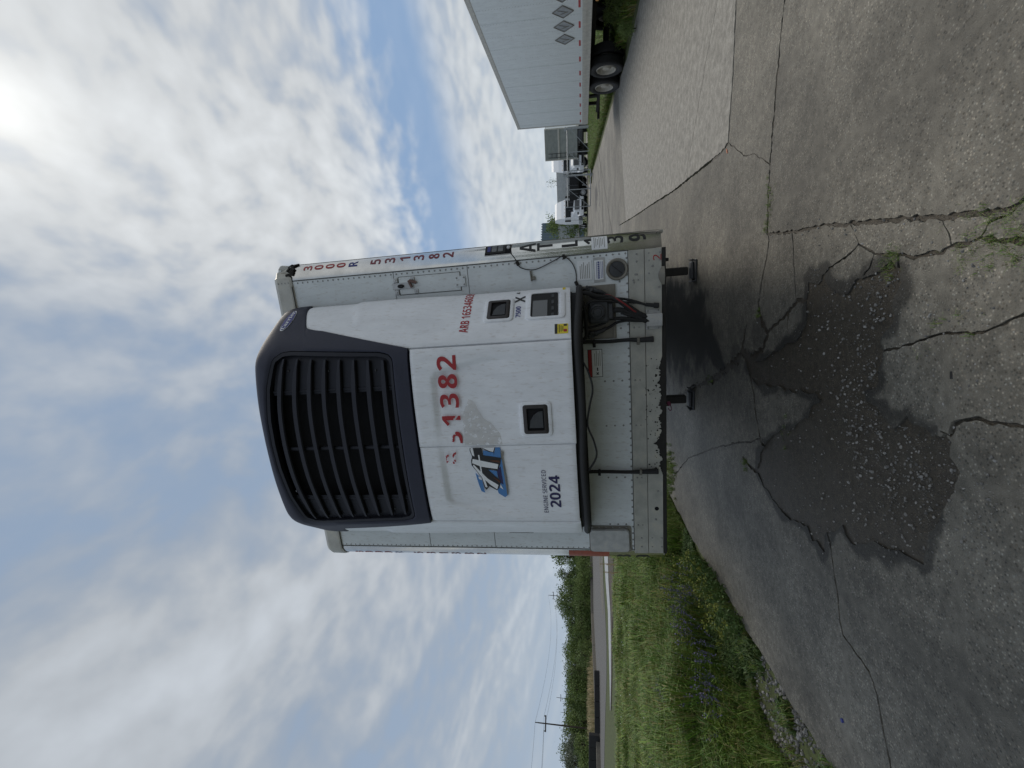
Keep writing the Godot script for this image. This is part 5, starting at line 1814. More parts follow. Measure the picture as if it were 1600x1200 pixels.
func make_white_trailer() -> void:
	# origin where the front tyre of the tandem meets the ground; x away from the camera's side, z to the nose
	var w := gp(974, 110)
	var d := aim(908.5, 441)
	var T := thing("dry_van_trailer", "white dry van trailer with diamond placard holders, tandem wheels on grass", "trailer", w, -atan2(d.x, -d.z))
	var back := -4.44
	var nose := 10.6
	block("side_wall", Vector3(0.0, 1.30, back), Vector3(0.03, 3.74, nose), M.van, T)
	block("side_wall", Vector3(2.55, 1.30, back), Vector3(2.58, 3.74, nose), M.van, T)
	block("nose_wall", Vector3(0.03, 1.10, nose - 0.04), Vector3(2.55, 3.80, nose), M.van, T)
	block("rear_door", Vector3(0.03, 1.10, back), Vector3(1.285, 3.74, back + 0.04), M.van, T)
	block("rear_door", Vector3(1.295, 1.10, back), Vector3(2.55, 3.74, back + 0.04), M.van, T)
	block("roof", Vector3(0.02, 3.80, back), Vector3(2.56, 3.83, nose), M.van, T)
	for x in [[-0.012, 0.05], [2.53, 2.592]]:
		block("top_rail", Vector3(x[0], 3.735, back - 0.01), Vector3(x[1], 3.86, nose), M.rail, T, 0.01)
		block("bottom_rail", Vector3(x[0], 1.005, back - 0.01), Vector3(x[1], 1.235, nose), M.rail, T, 0.006)
		block("rail_lip", Vector3(x[0] - 0.012, 1.14, back), Vector3(x[1] + 0.004, 1.165, nose), M.rail, T)
		block("tape_strip", Vector3(x[0] + 0.006, 1.236, back), Vector3(x[1] - 0.006, 1.298, nose), M.van, T)
	block("floor", Vector3(0.05, 1.06, back), Vector3(2.53, 1.16, nose), M.grime, T)
	block("rear_post", Vector3(-0.016, 1.0, back - 0.03), Vector3(0.06, 3.87, back + 0.05), M.rail, T, 0.01)
	block("rear_post", Vector3(2.52, 1.0, back - 0.03), Vector3(2.596, 3.87, back + 0.05), M.rail, T, 0.01)
	for k in 13:      # joints between the side sheets, with their rivets
		var z := back + 0.35 + k * 1.22
		block("sheet_joint", Vector3(-0.004, 1.30, z - 0.03), Vector3(0.002, 3.735, z + 0.03), M.van, T, 0.001)
	var st := S()
	for k in 26:
		var z := back + 0.35 + k * 0.61
		for j in 34: rivet(st, Vector3(-0.004 if k % 2 == 0 else 0.0, 1.36 + j * 0.070, z), 0.007, Vector3.LEFT)
	tag(put("side_rivets", st, M.rivet, T), "", "", "", "stuff")
	for s in [-3.663, -2.794, -1.904, -1.017, -0.125, 0.70, 1.571, 2.43, 3.252, 4.087]:
		block("red_tape", Vector3(-0.009, 1.275, -s - 0.14), Vector3(0.0, 1.325, -s + 0.14), M.tape_red, T)
	for s in [-4.05, -3.42, -2.80, -2.18]:
		var p := node("placard_holder", T)
		st = S()
		box(st, Vector3(-0.006, 1.69, -s), Vector3(0.008, 0.36, 0.36), Basis(Vector3.RIGHT, PI / 4), 0.002)
		put("plate", st, M.galv, p)
		for e in 4:
			st = S()
			var b := Basis(Vector3.RIGHT, PI / 4 + PI / 2 * e)
			box(st, Vector3(-0.012, 1.69, -s) + b * Vector3(0, 0, 0.175), Vector3(0.012, 0.36, 0.018), b)
			put("rim", st, M.dull, p)
		st = S()
		box(st, Vector3(-0.013, 1.70, -s + 0.02), Vector3(0.006, 0.26, 0.012), Basis(Vector3.RIGHT, 0.4))
		box(st, Vector3(-0.013, 1.66, -s - 0.05), Vector3(0.006, 0.20, 0.012), Basis(Vector3.RIGHT, -0.5))
		put("clip", st, M.dull, p)
	for z in [-0.02, -1.30]:
		for x in [0.17, 0.50, 2.08, 2.41]:
			wheel(T, Vector3(x, 0.51, z), -1.0 if x < 1.0 else 1.0, M.old_rim)
		st = S()
		tube(st, [Vector3(0.2, 0.51, z), Vector3(2.4, 0.51, z)], 0.065, 10)
		put("axle", st, M.grime, T)
	for x in [0.72, 1.74]:
		block("slider_rail", Vector3(x, 0.86, -3.2), Vector3(x + 0.13, 1.04, 2.2), M.grime, T)
	# rear guard
	block("guard_bar", Vector3(0.10, 0.545, back + 0.06), Vector3(2.48, 0.645, back + 0.16), M.grime, T)
	for x in [0.62, 1.88]:
		block("guard_post", Vector3(x, 0.60, back + 0.07), Vector3(x + 0.10, 1.04, back + 0.17), M.grime, T)
	block("slider_frame", Vector3(0.30, 0.60, -4.2), Vector3(0.38, 0.70, -1.9), M.grime, T)
	block("mud_flap_bracket", Vector3(0.30, 0.66, -2.75), Vector3(0.36, 1.04, -2.55), M.grime, T)
	st = S()
	lathe(st, [Vector2(0.045, 0), Vector2(0.04, 0.02), Vector2(0, 0.026)], 14, Transform3D(Basis(Vector3.BACK, PI / 2), Vector3(0.06, 0.90, 3.62)))
	put("side_marker", st, mat(Color(0.65, 0.30, 0.05), 0.3, 0.0, ""), T)
	for x in [0.35, 2.2]:
		block("landing_leg", Vector3(x - 0.06, 0.0, 7.6), Vector3(x + 0.06, 1.1, 7.72), M.grime, T, 0.01)

func box_trailer(called: String, label: String, at: Vector3, turn: float, long: float, side: Material, end: Material) -> Node3D:
	# plain box trailer, its near end at z = 0 and running back along -z
	var T := thing(called, label, "trailer", at, turn)
	block("side_wall", Vector3(-1.29, 1.25, -long), Vector3(-1.26, 4.0, 0), side, T)
	block("side_wall", Vector3(1.26, 1.25, -long), Vector3(1.29, 4.0, 0), side, T)
	block("roof", Vector3(-1.29, 4.0, -long), Vector3(1.29, 4.06, 0.02), M.rail, T)
	block("end_wall", Vector3(-1.27, 1.10, -0.04), Vector3(1.27, 4.0, 0.0), end, T)
	block("far_end_wall", Vector3(-1.27, 1.10, -long), Vector3(1.27, 4.0, -long + 0.04), end, T)
	for s in [-1.0, 1.0]:
		block("bottom_rail", Vector3(s * 1.28 - 0.03, 1.0, -long), Vector3(s * 1.28 + 0.03, 1.25, 0), M.rail, T)
		block("end_post", Vector3(s * 1.27 - 0.05, 1.0, -0.05), Vector3(s * 1.27 + 0.05, 4.06, 0.03), M.rail, T, 0.01)
	block("floor", Vector3(-1.27, 1.0, -long), Vector3(1.27, 1.12, -0.02), M.grime, T)
	for k in int(long / 1.3):
		block("side_rib", Vector3(-1.30, 1.26, -0.7 - k * 1.25), Vector3(-1.285, 3.98, -0.64 - k * 1.25), side, T)
	for z in [-2.0, -3.3]:
		for x in [-1.12, -0.79, 0.79, 1.12]:
			wheel(T, Vector3(x, 0.51, z), signf(x))
	block("guard_bar", Vector3(-1.1, 0.52, -0.15), Vector3(1.1, 0.62, -0.05), M.grime, T)
	for x in [-0.6, 0.6]:
		block("guard_post", Vector3(x - 0.05, 0.6, -0.15), Vector3(x + 0.05, 1.02, -0.05), M.grime, T)
	for x in [-0.9, 0.9]:
		block("landing_leg", Vector3(x - 0.06, 0.0, -long + 3.0), Vector3(x + 0.06, 1.1, -long + 3.12), M.grime, T)
	return T

func make_truck(px: float, py: float, dist: float, turn: float, label: String) -> void:
	var p := at_far(px, py, dist)
	p.y = gy(p.x)
	var T := thing("semi_truck", label, "truck", p, turn)
	# nose at z = +3.2, sleeper behind; x to its left side as it faces the camera
	var st := S()
	var sec := [[3.20, 0.72, 0.95, 1.62], [2.6, 0.80, 0.95, 1.80], [1.5, 0.95, 0.95, 1.98], [1.35, 1.02, 0.95, 2.0]]
	for k in 3:
		var a = sec[k]
		var b = sec[k + 1]
		var cen := Vector3(0, 1.4, 2.0)
		for s in [-1.0, 1.0]:
			face(st, [Vector3(s * a[1], a[2], a[0]), Vector3(s * b[1], b[2], b[0]), Vector3(s * b[1], b[3] - 0.2, b[0]), Vector3(s * a[1], a[3] - 0.2, a[0])], cen)
			face(st, [Vector3(s * a[1], a[3] - 0.2, a[0]), Vector3(s * b[1], b[3] - 0.2, b[0]), Vector3(s * b[1] * 0.7, b[3], b[0]), Vector3(s * a[1] * 0.7, a[3], a[0])], cen)
		face(st, [Vector3(-a[1] * 0.7, a[3], a[0]), Vector3(a[1] * 0.7, a[3], a[0]), Vector3(b[1] * 0.7, b[3], b[0]), Vector3(-b[1] * 0.7, b[3], b[0])], cen)
	face(st, [Vector3(-0.72, 0.95, 3.2), Vector3(0.72, 0.95, 3.2), Vector3(0.72, 1.42, 3.2), Vector3(0.5, 1.62, 3.2), Vector3(-0.5, 1.62, 3.2), Vector3(-0.72, 1.42, 3.2)], Vector3(0, 1.3, 0))
	put("hood", st, M.white, T)
	for s in [-1.0, 1.0]:
		st = S()
		for k in 9:
			var w0 := PI * k / 9.0
			var w1 := PI * (k + 1) / 9.0
			var q := [Vector3(s * 0.72, 0.55 + sin(w0) * 0.66, 2.25 + cos(w0) * 0.85), Vector3(s * 1.22, 0.55 + sin(w0) * 0.60, 2.25 + cos(w0) * 0.80), Vector3(s * 1.22, 0.55 + sin(w1) * 0.60, 2.25 + cos(w1) * 0.80), Vector3(s * 0.72, 0.55 + sin(w1) * 0.66, 2.25 + cos(w1) * 0.85)]
			quad(st, q[0], q[1], q[2], q[3])
			quad(st, q[1], q[2], Vector3(s * 1.22, 0.55 + sin(w1) * 0.52, 2.25 + cos(w1) * 0.70), Vector3(s * 1.22, 0.55 + sin(w0) * 0.52, 2.25 + cos(w0) * 0.70))
		put("fender", st, M.white, T)
		block("headlight", Vector3(s * 0.96 - 0.16, 1.0, 2.98), Vector3(s * 0.96 + 0.16, 1.22, 3.06), M.screen, T, 0.03)
		wheel(T, Vector3(s * 1.05, 0.51, 2.25), s)
		wheel(T, Vector3(s * 1.08, 0.51, -3.2), s)
		wheel(T, Vector3(s * 1.08, 0.51, -4.5), s)
		block("mirror", Vector3(s * 1.45 - 0.10, 2.0, 1.25), Vector3(s * 1.45 + 0.10, 2.75, 1.37), M.black, T, 0.03)
		block("fuel_tank", Vector3(s * 1.0 - 0.25, 0.55, -1.9), Vector3(s * 1.0 + 0.25, 1.1, 0.2), M.galv, T, 0.1)
		block("side_window", Vector3(s * 1.19 - 0.012, 2.05, 0.35), Vector3(s * 1.19 + 0.012, 2.72, 1.15), M.glass, T, 0.01)
		block("door_seam", Vector3(s * 1.186 - 0.006, 1.1, 0.18), Vector3(s * 1.186 + 0.006, 2.8, 0.20), M.seam, T)
		block("side_fairing", Vector3(s * 1.2 - 0.02, 0.55, -2.2), Vector3(s * 1.2 + 0.02, 1.15, -0.1), M.white, T, 0.01)
	block("cab", Vector3(-1.18, 1.0, -2.2), Vector3(1.18, 2.82, 1.36), M.white, T, 0.05)
	st = S()
	var top := [Vector2(1.30, 2.80), Vector2(0.95, 3.25), Vector2(0.35, 3.85), Vector2(-0.4, 4.12), Vector2(-2.2, 4.18)]
	for k in top.size() - 1:
		var a: Vector2 = top[k]
		var b: Vector2 = top[k + 1]
		var wa := 1.12 - 0.05 * k
		var wb := 1.12 - 0.05 * (k + 1)
		face(st, [Vector3(-wa, a.y, a.x), Vector3(wa, a.y, a.x), Vector3(wb, b.y, b.x), Vector3(-wb, b.y, b.x)], Vector3(0, 2.8, -1.5))
		for s in [-1.0, 1.0]:
			face(st, [Vector3(s * wa, a.y, a.x), Vector3(s * wb, b.y, b.x), Vector3(s * 1.16, 2.79, b.x), Vector3(s * 1.16, 2.79, a.x)], Vector3(0, 2.8, -1.5))
	face(st, [Vector3(-1.16, 2.79, -2.2), Vector3(1.16, 2.79, -2.2), Vector3(0.92, 4.18, -2.2), Vector3(-0.92, 4.18, -2.2)], Vector3(0, 3, 0))
	put("roof_fairing", st, M.white, T)
	block("windshield", Vector3(-1.02, 2.02, 1.352), Vector3(1.02, 2.66, 1.372), M.glass, T, 0.02)
	block("windshield_pillar", Vector3(-0.02, 2.02, 1.365), Vector3(0.02, 2.66, 1.378), M.black, T)
	block("sun_visor", Vector3(-1.1, 2.68, 1.33), Vector3(1.1, 2.78, 1.55), M.white, T, 0.02)
	block("grille", Vector3(-0.55, 0.98, 3.195), Vector3(0.55, 1.52, 3.215), M.black, T)
	for k in 5:
		block("grille_slat", Vector3(-0.55, 1.02 + k * 0.11, 3.21), Vector3(0.55, 1.055 + k * 0.11, 3.235), M.tin, T)
	block("bumper", Vector3(-1.2, 0.42, 3.0), Vector3(1.2, 0.92, 3.3), M.white, T, 0.06)
	block("bumper_intake", Vector3(-0.6, 0.48, 3.29), Vector3(0.6, 0.72, 3.31), M.black, T)
	block("chassis", Vector3(-0.45, 0.7, -5.2), Vector3(0.45, 1.0, 2.8), M.grime, T)
	for s in [-1.0, 1.0]:
		st = S()
		tube(st, [Vector3(s * 1.0, 0.9, -2.35), Vector3(s * 1.0, 3.7, -2.35)], 0.08, 10)
		put("exhaust_stack", st, M.tin, T)
	for k in 5:
		block("roof_marker", Vector3(-0.9 + k * 0.45 - 0.05, 2.79, 1.30), Vector3(-0.9 + k * 0.45 + 0.05, 2.83, 1.42), mat(Color(0.6, 0.3, 0.05), 0.3, 0.0, ""), T)

func make_gate() -> void:
	# cantilever pipe gate, seen nearly square on
	var a := at_far(923, 196, 41.5)
	var b := at_far(923, 322, 41.5)
	var mid := (a + b) / 2.0
	var along := (b - a) * Vector3(1, 0, 1)
	var half := along.length() / 2.0
	var T := thing("pipe_gate", "galvanised pipe sliding gate with diagonal braces before parked trailers", "gate", Vector3(mid.x, 0.97, mid.z), atan2(-along.z, along.x))
	var bar := func(called: String, p: Vector3, q: Vector3, r: float) -> void:
		var st := S()
		tube(st, [p, q], r, 8)
		put(called, st, M.galv, T)
	bar.call("rail", Vector3(-half, 0, 0), Vector3(half, 0, 0), 0.045)
	bar.call("rail", Vector3(-half, 1.88, 0), Vector3(half, 1.88, 0), 0.05)
	var ups := [-1.0, -0.40, 0.06, 0.54, 1.0]
	for u in ups:
		bar.call("upright", Vector3(u * half, 0, 0), Vector3(u * half, 2.05 if u > 0.9 else 1.88, 0), 0.035)
	for k in 4:
		var lo: float = ups[k] * half
		var hi: float = ups[k + 1] * half
		bar.call("brace", Vector3(hi, 0.03, 0), Vector3(lo, 1.80, 0), 0.022)
	# posts with rollers
	for e in [[198.0, "galvanised gate post with roller bracket beside the long white trailer"], [272.0, "taller galvanised gate post standing midway along the pipe gate"]]:
		var p := at_far(926, e[0], 41.2)
		var P := thing("gate_post", e[1], "post", Vector3(p.x, gy(p.x), p.z))
		var st := S()
		tube(st, [Vector3(0, -0.1, 0), Vector3(0, 2.45 if e[0] > 250 else 2.2, 0)], 0.07, 10)
		put("pole", st, M.galv, P)
		for y in [0.16, 2.05]:
			st = S()
			box(st, Vector3(0, y, -0.05), Vector3(0.26, 0.16, 0.22), Basis.IDENTITY, 0.02)
			put("roller_bracket", st, M.galv, P)

func make_flatbed() -> void:
	# dark machinery trailer in front of the silver box
	var p := at_far(916, 280, 60.0)
	p.y = gy(p.x)
	var T := thing("dump_trailer", "black slatted dump trailer parked beside the semi truck", "trailer", p, 1.05)
	block("bed", Vector3(-1.2, 1.0, -3.4), Vector3(1.2, 1.25, 3.4), M.grime, T)
	for s in [-1.0, 1.0]:
		block("side_board", Vector3(s * 1.2 - 0.04, 1.25, -3.4), Vector3(s * 1.2 + 0.04, 2.15, 3.4), M.black, T)
		for k in 8: block("stake", Vector3(s * 1.25 - 0.04, 1.1, -3.3 + k * 0.93), Vector3(s * 1.25 + 0.04, 2.25, -3.2 + k * 0.93), M.casting, T)
		for z in [-2.6, -1.3, 1.9]:
			wheel(T, Vector3(s * 1.05, 0.51, z), s)
	block("headboard", Vector3(-1.2, 1.25, 3.36), Vector3(1.2, 2.5, 3.44), M.black, T)
	block("tailboard", Vector3(-1.2, 1.25, -3.44), Vector3(1.2, 2.15, -3.36), M.black, T)
	block("chassis", Vector3(-0.5, 0.6, -3.3), Vector3(0.5, 1.0, 4.4), M.grime, T)
	block("toolbox", Vector3(0.6, 0.55, -0.4), Vector3(1.2, 0.95, 1.0), M.tin, T, 0.03)

func make_yard_neighbours() -> void:
	M.van = mat(Color(0.72, 0.77, 0.77), 0.4, 0.0, "film", 0.35, "patch_normal", 0.06)
	M.van.uv1_scale = Vector3(1.2, 0.25, 1.2)
	M.old_rim = mat(Color(0.55, 0.52, 0.45), 0.6, 0.2, "worn", 2.0)
	M.grey_box = mat(Color(0.36, 0.38, 0.36), 0.6, 0.0, "worn", 0.4)
	M.silver_box = mat(Color(0.52, 0.55, 0.56), 0.45, 0.2, "worn", 0.4)
	make_white_trailer()
	make_flatbed()
	make_gate()
	make_truck(917, 329, 62.0, -0.14, "white high-roof sleeper semi truck parked beyond the pipe gate")
	var p := at_far(922, 222, 46.5)
	p.y = gy(p.x)
	var D := box_trailer("storage_trailer", "weathered grey box trailer with pipe ladder on its end behind the gate", p, -0.62, 9.0, M.paint, M.grey_box)
	for k in 7: block("end_rib", Vector3(-1.2, 2.95 + k * 0.15, 0.0), Vector3(1.2, 3.0 + k * 0.15, 0.015), M.grey_box, D)
	block("end_beam", Vector3(-1.26, 2.70, 0.0), Vector3(1.26, 2.86, 0.06), M.rail, D)
	for x in [-1.05, -0.72]:
		var st := S()
		tube(st, [Vector3(x, 1.1, 0.10), Vector3(x, 3.75, 0.10)], 0.022, 6)
		put("ladder_rail", st, M.black, D)
	for k in 6: block("ladder_rung", Vector3(-1.05, 1.4 + k * 0.4, 0.085), Vector3(-0.72, 1.43 + k * 0.4, 0.115), M.black, D)
	block("air_tank", Vector3(0.2, 0.55, 0.0), Vector3(1.1, 1.0, 0.3), M.casting, D, 0.1)
	p = at_far(917, 262, 68.0)
	p.y = gy(p.x)
	box_trailer("van_trailer", "silver box trailer parked behind the gate beside the semi truck", p, 0.80, 11.0, M.silver_box, M.rail)
	make_truck(917.5, 250.0, 57.0, -0.42, "white semi truck half hidden between the grey and silver trailers")
	p = at_far(916, 366, 120.0)
	p.y = gy(p.x)
	var B := thing("warehouse", "blue grey flat-roofed building far behind the leafy tree", "building", p, 0.3)
	block("wall", Vector3(-3.0, 0.0, -6.3), Vector3(3.0, 10.6, 1.3), mat(Color(0.16, 0.22, 0.28), 0.6), B, 0.05)
	for k in 8: block("wall_panel", Vector3(-2.8 + k * 0.75, 0.2, 1.3), Vector3(-2.5 + k * 0.75, 10.8, 1.36), mat(Color(0.16, 0.22, 0.28), 0.6), B)

# ------------------------------------------------------------------ trees
func crown_mesh(seed_: int, n: int, leaf: float, clumps: int, cols: Array) -> Mesh:
	# leaves in clumps through an ellipsoid of radius 1 standing on y = 0 .. 2
	var r := RandomNumberGenerator.new()
	r.seed = seed_
	var mid := []
	for k in clumps:
		var w := r.randf() * TAU
		var y := r.randf_range(0.12, 1.85)
		var reach := sqrt(maxf(1.0 - pow((y - 0.85) / 1.12, 2.0), 0.04)) * r.randf_range(0.35, 1.0)
		mid.append([Vector3(cos(w) * reach * 0.82, y, sin(w) * reach * 0.82), r.randf_range(0.18, 0.36), cols[r.randi() % cols.size()]])
	var st := S()
	for k in n:
		var c = mid[r.randi() % clumps]
		var v := Vector3(r.randfn(), r.randfn() * 0.8, r.randfn()) * 0.5
		var p: Vector3 = c[0] + v * c[1] * 1.25
		var b := any_basis(r, leaf * r.randf_range(0.6, 1.3))
		st.set_color((c[2] as Color) * r.randf_range(0.75, 1.25))
		quad(st, p - b.x, p + b.y * 0.55, p + b.x, p - b.y * 0.55)
	st.generate_normals()
	return st.commit()

func trunk_mesh(seed_: int) -> Mesh:
	var r := RandomNumberGenerator.new()
	r.seed = seed_
	var st := S()
	tube(st, [Vector3(0, -0.1, 0), Vector3(0.02, 0.4, 0), Vector3(-0.02, 1.0, 0.02), Vector3(0.03, 1.6, 0)], [0.075, 0.06, 0.045, 0.015], 7)
	for k in 7:
		var w := r.randf() * TAU
		var y := r.randf_range(0.35, 1.2)
		var e := Vector3(cos(w), r.randf_range(0.5, 1.0), sin(w)) * r.randf_range(0.4, 0.7)
		tube(st, [Vector3(0, y, 0), Vector3(0, y, 0) + e * 0.5 + Vector3(0, 0.03, 0), Vector3(0, y, 0) + e], [0.028, 0.018, 0.006], 5)
	st.generate_normals()
	return st.commit()

var crowns := []
var trunks := []
func tree(called: String, label: String, at: Vector3, high: float, wide: float, kind: int, turn: float, group: String) -> void:
	var T := thing(called, label, "tree", at, turn, group)
	T.scale = Vector3(wide, high / 2.0, wide)
	inst("trunk", trunks[kind % 2], M.bark, T)
	inst("crown", crowns[kind], M.leaf, T)

func make_trees() -> void:
	var dark := [Color(0.080, 0.125, 0.030), Color(0.100, 0.150, 0.036), Color(0.120, 0.165, 0.040)]
	var mid := [Color(0.120, 0.175, 0.040), Color(0.150, 0.205, 0.050), Color(0.100, 0.150, 0.036)]
	var pale := [Color(0.120, 0.140, 0.090), Color(0.150, 0.165, 0.120), Color(0.10, 0.125, 0.075)]
	for k in 4: crowns.append(crown_mesh(600 + k, 2600, 0.055, 46, dark if k % 2 else mid))
	crowns.append(crown_mesh(610, 2200, 0.05, 46, pale))
	crowns.append(crown_mesh(611, 420, 0.06, 16, mid))      # sparse
	for k in 2: trunks.append(trunk_mesh(620 + k))
	var r := RandomNumberGenerator.new()
	r.seed = 44
	# wooded bank beyond the road
	var tops := [[862, 868], [870, 896], [882, 905], [880, 915], [873, 925], [869, 938], [872, 948], [878, 960], [884, 972], [888, 984], [887, 996], [884, 1008], [886, 1020], [888, 1032], [884, 1046], [883, 1060], [886, 1073], [884, 1086], [885, 1099], [887, 1112], [884, 1124], [889, 1137], [891, 1150], [884, 1162], [880, 1176], [880, 1190], [882, 1206]]
	var labels := ["mid green bushy tree on the wooded bank beyond the road", "dark green dense tree on the wooded bank beyond the road", "mid green rounded tree on the wooded bank beyond the road", "dark green broad tree on the wooded bank beyond the road"]
	for k in tops.size():
		var dist := r.randf_range(80, 92)
		var p := at_far(tops[k][0], tops[k][1], dist)
		var g := gy(p.x)
		var kind := r.randi() % 4
		if tops[k][1] > 1155: kind = 4
		var label: String = labels[kind] if kind < 4 else "pale silvery green willow bush at the end of the wooded bank"
		tree("bank_tree", label, Vector3(p.x, g - 0.2, p.z), maxf(p.y - g, 2.5) + 0.25, r.randf_range(1.5, 2.2), kind, r.randf() * TAU, "trees on the bank beyond the road" if kind < 4 else "pale willows on the bank")
	for k in 17:      # the bank goes on behind the refrigerated trailer
		var q := at_far(r.randf_range(868, 884), 850.0 - k * 20.0, r.randf_range(84, 96))
		var kind := r.randi() % 4
		tree("bank_tree", labels[kind], Vector3(q.x, gy(q.x) - 0.2, q.z), q.y - gy(q.x) + 0.25, r.randf_range(1.9, 2.6), kind, r.randf() * TAU, "trees on the bank beyond the road")
	for k in 24:      # undergrowth in front of them
		var py := 872.0 + k * 14.0
		var p := at_far(926, py, r.randf_range(74, 79))
		if k in [9, 12, 13, 14, 15, 16, 17, 18, 19, 20]: continue
		tree("bank_shrub", "low green shrub at the foot of the wooded bank", Vector3(p.x, gy(p.x) - 0.2, p.z), r.randf_range(1.8, 3.2), r.randf_range(1.2, 1.8), r.randi() % 4, r.randf() * TAU, "shrubs at the foot of the bank")
	# distant wood behind
	for k in 16:
		var p := at_far(888, 865 + k * 22.0, 150.0)
		tree("far_tree", "dim far tree showing between the crowns of the wooded bank", Vector3(p.x, gy(p.x) - 0.3, p.z), r.randf_range(5.0, 7.6), r.randf_range(3.0, 4.0), 1, r.randf() * TAU, "far trees behind the bank")
	for e in [[962, 18, 0.55], [974, 44, 0.36], [955, -30, 0.8], [968, -12, 0.6]]:
		var q := gp(e[0] + 20.0, e[1])
		tree("shrub", "dark green shrub growing in the grass under the white dry van trailer", q, e[2] * 1.2, e[2] * 0.55, r.randi() % 4, r.randf() * TAU, "shrubs under the white trailer")
	# tree beside the truck and a wisp over the silver trailer
	var p := at_far(918, 352, 70.0)
	tree("leafy_tree", "leafy green tree standing beside the white semi truck", Vector3(p.x, gy(p.x), p.z), 5.9, 2.1, 0, 0.3, "")
	p = at_far(918, 283, 85.0)
	tree("sapling", "sparse treetop rising behind the silver box trailer", Vector3(p.x, gy(p.x), p.z), 6.6, 0.9, 5, 0.3, "")
	# one tree mostly behind the refrigerated trailer
	p = at_far(915, 846, 46.0)
	tree("roadside_tree", "dark tree peeking out behind the left edge of the refrigerated trailer", Vector3(p.x, gy(p.x), p.z), 4.4, 1.5, 5, 1.3, "")
	# trees at the back of the yard, which the polished corner posts mirror
	for k in 11:
		var x := -26.0 + k * 5.2
		tree("yard_tree", "green tree along the far back edge of the concrete yard", Vector3(x + r.randf_range(-1, 1), gy(x), 23.0 + r.randf_range(-2, 2)), r.randf_range(5.0, 7.5), r.randf_range(2.2, 3.0), r.randi() % 4, r.randf() * TAU, "trees along the back of the yard")

# ------------------------------------------------------------------ road, ditch, poles
func strip(called: String, near: Array, far: Array, dy: float, m: Material, kind := "structure") -> MeshInstance3D:
	var st := S()
	st.set_smooth_group(1)
	for k in near.size() - 1:
		var a := gp(near[k][0], near[k][1])
		var b := gp(far[k][0], far[k][1])
		var c := gp(far[k + 1][0], far[k + 1][1])
		var d := gp(near[k + 1][0], near[k + 1][1])
		var u := Vector3(0, dy, 0)
		quad(st, d + u, c + u, b + u, a + u)
	var o := put(called, st, m)
	tag(o, "", "", "", kind)
	return o

func make_road() -> void:
	strip("road", [[941, 850], [942, 905], [945, 960], [947, 1010], [947, 1060], [945, 1120], [944, 1160], [943, 1230]], [[925, 850], [926, 905], [927, 960], [929.5, 1010], [932, 1060], [935, 1120], [937, 1160], [939, 1230]], -0.03, M.asphalt)
	strip("shoulder", [[941.5, 850], [941.8, 890], [942, 930], [942.5, 960]], [[935, 850], [936.5, 890], [938.5, 930], [941, 960]], -0.02, M.pale_shoulder)
	strip("path", [[949, 850], [950, 905], [953, 955], [954, 1000], [954, 1060], [953, 1110]], [[942.5, 850], [945.5, 905], [949.2, 955], [950.3, 1000], [951.8, 1060], [952.6, 1110]], -0.022, M.pale_path)
	strip("bank_earth", [[958, 850], [958, 905], [957, 955], [956, 1000], [955.5, 1060], [954.5, 1110]], [[950, 850], [951, 905], [953.6, 955], [954.4, 1000], [954.3, 1060], [953.4, 1110]], -0.015, M.bank)
	# low kerb wall along the far side
	var line := [[925, 850], [926, 905], [927, 960], [929.5, 1010], [932, 1060], [935, 1120], [937, 1160], [939, 1230]]
	var K := thing("kerb_wall", "low pale concrete kerb wall along the far side of the road", "wall")
	for k in line.size() - 1:
		var a := gp(line[k][0], line[k][1])
		var b := gp(line[k + 1][0], line[k + 1][1])
		var st := S()
		var d := b - a
		box(st, (a + b) / 2.0 + Vector3(0, 0.12, 0), Vector3(d.length() - 0.05, 0.42, 0.35), Basis(Vector3.UP, atan2(-d.z, d.x)), 0.03)
		put("segment", st, M.pale_shoulder, K)
	# black barriers
	for e in [[[936.5, 1048], [937.5, 1146], 0.48, "low black barrier with white reflectors standing before the tan reeds"], [[937, 1148], [936.5, 1225], 0.98, "taller black barrier with white marks at the roadside, beyond the reeds"]]:
		var a := gp(e[0][0], e[0][1])
		var b := gp(e[1][0], e[1][1])
		var d := b - a
		var B := thing("black_barrier", e[3], "barrier", (a + b) / 2.0, atan2(-d.z, d.x))
		var half := d.length() / 2.0
		var h: float = e[2]
		var n := 4
		for k in n:
			block("panel", Vector3(lerpf(-half, half, float(k) / n) + 0.01, 0.0, -0.2), Vector3(lerpf(-half, half, float(k + 1) / n) - 0.01, h, 0.2), M.black, B, 0.03)
		for k in 5:
			var x := lerpf(-half, half, (k + 0.4) / 5.0)
			block("reflector", Vector3(x - 0.09, h * 0.45, 0.2), Vector3(x + 0.09, h * 0.45 + 0.11, 0.215), M.white, B)

